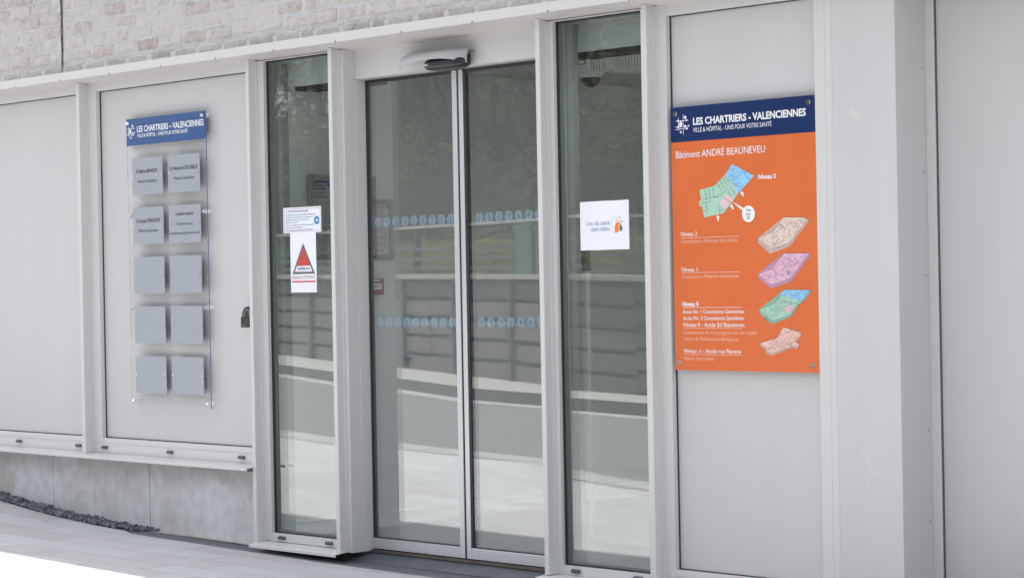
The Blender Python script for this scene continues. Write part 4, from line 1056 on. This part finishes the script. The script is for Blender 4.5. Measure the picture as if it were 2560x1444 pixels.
o = MB(); obox(o, -26, 50, -12, -.5, -.6, 1.15); o = o.build('bank', 'earth'); o['kind'] = 'structure'
hl = MB(); vs = []; 
for i in range(41):
    for j in range(9):
        s = -28 + i * 2.2; n_ = -9 - j * 1.6; p = sp(s, n_, 0); vs.append((p[0], p[1], 1.1 + j * 1.7 + 1.4 * noise.noise(Vector((s * .3, j * .5, 0)))))
hl.add(vs, [(i * 9 + j, i * 9 + j + 1, (i + 1) * 9 + j + 1, (i + 1) * 9 + j) for i in range(40) for j in range(8)])
o = hl.build('hillside', 'hill', smooth=True); o['kind'] = 'structure'

def bin_(name, s, col, label):
    z = gzs(s) + HW + .05; p = sp(s, .02, z); t = thing(name, p, label, 'bin', 'recycling bins on the retaining wall')
    b = MB(); obox(b, s - .32, s + .32, -.30, .13, z, z + .62); b.build('body', col, t)
    b = MB(); obox(b, s - .34, s + .34, -.32, .15, z + .62, z + .70); obox(b, s - .2, s + .2, -.2, .05, z + .70, z + .73); b.build('lid', col, t)
def s_of(px, Ym):
    x = wp(px, 620, Ym)[0]; return (O.x - x) / -sdv.x * 1.0
# mirrored position behind the facade plane tells where the bins stand
def s_mirror(px):
    r = FWD * FPX + RT * (px - 1280) - UP * (620 - 722)
    best = None
    for k in range(4000):
        t = k * .01 / r.length * 1.0
        p = CAM + r.normalized() * (k * .01)
        ym = -(p.y - .2)
        if p.y > .2:
            if ym < fk(p.x) - 1.95: 
                return (Vector((p.x, ym, 0)) - O).dot(sdv)
    return 10
bin_('recycling_bin', s_mirror(1319), 'bingreen', 'tall green recycling bin across the street, mirrored in the right door leaf')
bin_('recycling_bin', s_mirror(1319) - .75, 'binred', 'tall maroon recycling bin next to the green one across the street')

def leaves(mb, pos, size, rg, flat=.5):
    d = Vector((rg.gauss(0, 1), rg.gauss(0, 1), rg.gauss(0, 1) + flat)).normalized(); u = d.orthogonal().normalized(); w = d.cross(u)
    a = rg.uniform(0, 6.28); u, w = u * math.cos(a) + w * math.sin(a), w * math.cos(a) - u * math.sin(a)
    L = size * rg.uniform(.7, 1.3)
    mb.add([pos - u * L, pos + w * L * .45, pos + u * L, pos - w * L * .45], [(0, 1, 2, 3)])
def make_tree(seed, H, R, nleaf, lm):
    rg = random.Random(seed); tr = MB(); cr_ = MB()
    tr.tube([(0, 0, 0), (.05, .03, H * .25), (-.04, .06, H * .5), (.08, 0, H * .8)], [.17, .14, .10, .04], 10)
    clumps = []
    for k in range(46):
        a = rg.uniform(0, 6.28); h = H * rg.uniform(.10, 1.0); rr = R * math.sin(min(1, (1.12 - h / H) * 1.6 + .25) * 1.57) * rg.uniform(.3, 1)
        c = Vector((math.cos(a) * rr, math.sin(a) * rr, h)); clumps.append((c, rg.uniform(.45, .95)))
        if k < 14: tr.tube([(0, 0, h * .6), (c.x * .5, c.y * .5, h * .8), tuple(c)], [.05, .03, .012], 6)
    for i in range(nleaf):
        c, r = rg.choice(clumps); v = Vector((rg.gauss(0, 1), rg.gauss(0, 1), rg.gauss(0, .75)))
        v = v.normalized() * r * (rg.random() ** .4); leaves(cr_, c + v, .055, rg)
    return tr, cr_
protos = [make_tree(31, 7.5, 2.4, 11000, 0), make_tree(32, 6.5, 2.6, 11000, 0), make_tree(33, 8.5, 2.5, 12000, 0)]
meshes = []
for i, (tr, cr_) in enumerate(protos):
    a = tr.build('trunk', 'bark'); b = cr_.build('crown', 'leaf_d'); meshes.append((a.data, b.data)); bpy.data.objects.remove(a); bpy.data.objects.remove(b)
rg = random.Random(8); k = 0
ordn = ['first', 'second', 'third', 'fourth', 'fifth', 'sixth', 'seventh', 'eighth', 'ninth', 'tenth', 'eleventh', 'twelfth', 'thirteenth', 'fourteenth']
for row, (n0, cnt) in enumerate(((-3.0, 13), (-5.6, 13))):
    for i in range(cnt):
        s = -7 + i * 3.2 + (1.4 if row else 0) + rg.uniform(-.4, .4); p = sp(s, n0 + rg.uniform(-.4, .4), 1.2)
        t = thing('tree', p, None, 'tree', 'dark leafy trees behind the retaining wall')
        t['label'] = 'dark leafy tree behind the retaining wall across the street, seen only as a dim reflection'
        t.rotation_euler.z = rg.uniform(0, 6.28)
        for nm, me in zip(('trunk', 'crown'), meshes[k % 3]):
            o = bpy.data.objects.new(nm, me); COL.objects.link(o); o.parent = t
        k += 1
mb = MB(); rg = random.Random(9)
for i in range(26000):
    s = rg.uniform(-8, 20); n_ = -.75 - abs(rg.gauss(0, .35)); p = sp(s, n_, 0)
    top = .60 + .16 * noise.noise(Vector((s * 1.3, 0, 0)))
    z = gzs(s) + HW + rg.uniform(-.05, top)
    leaves(mb, Vector((p[0], p[1], z)), .035, rg)
hg = mb.build('hedge', 'leaf_l'); tag(hg, 'bright green low hedge behind the bars of the railing across the street', 'hedge')
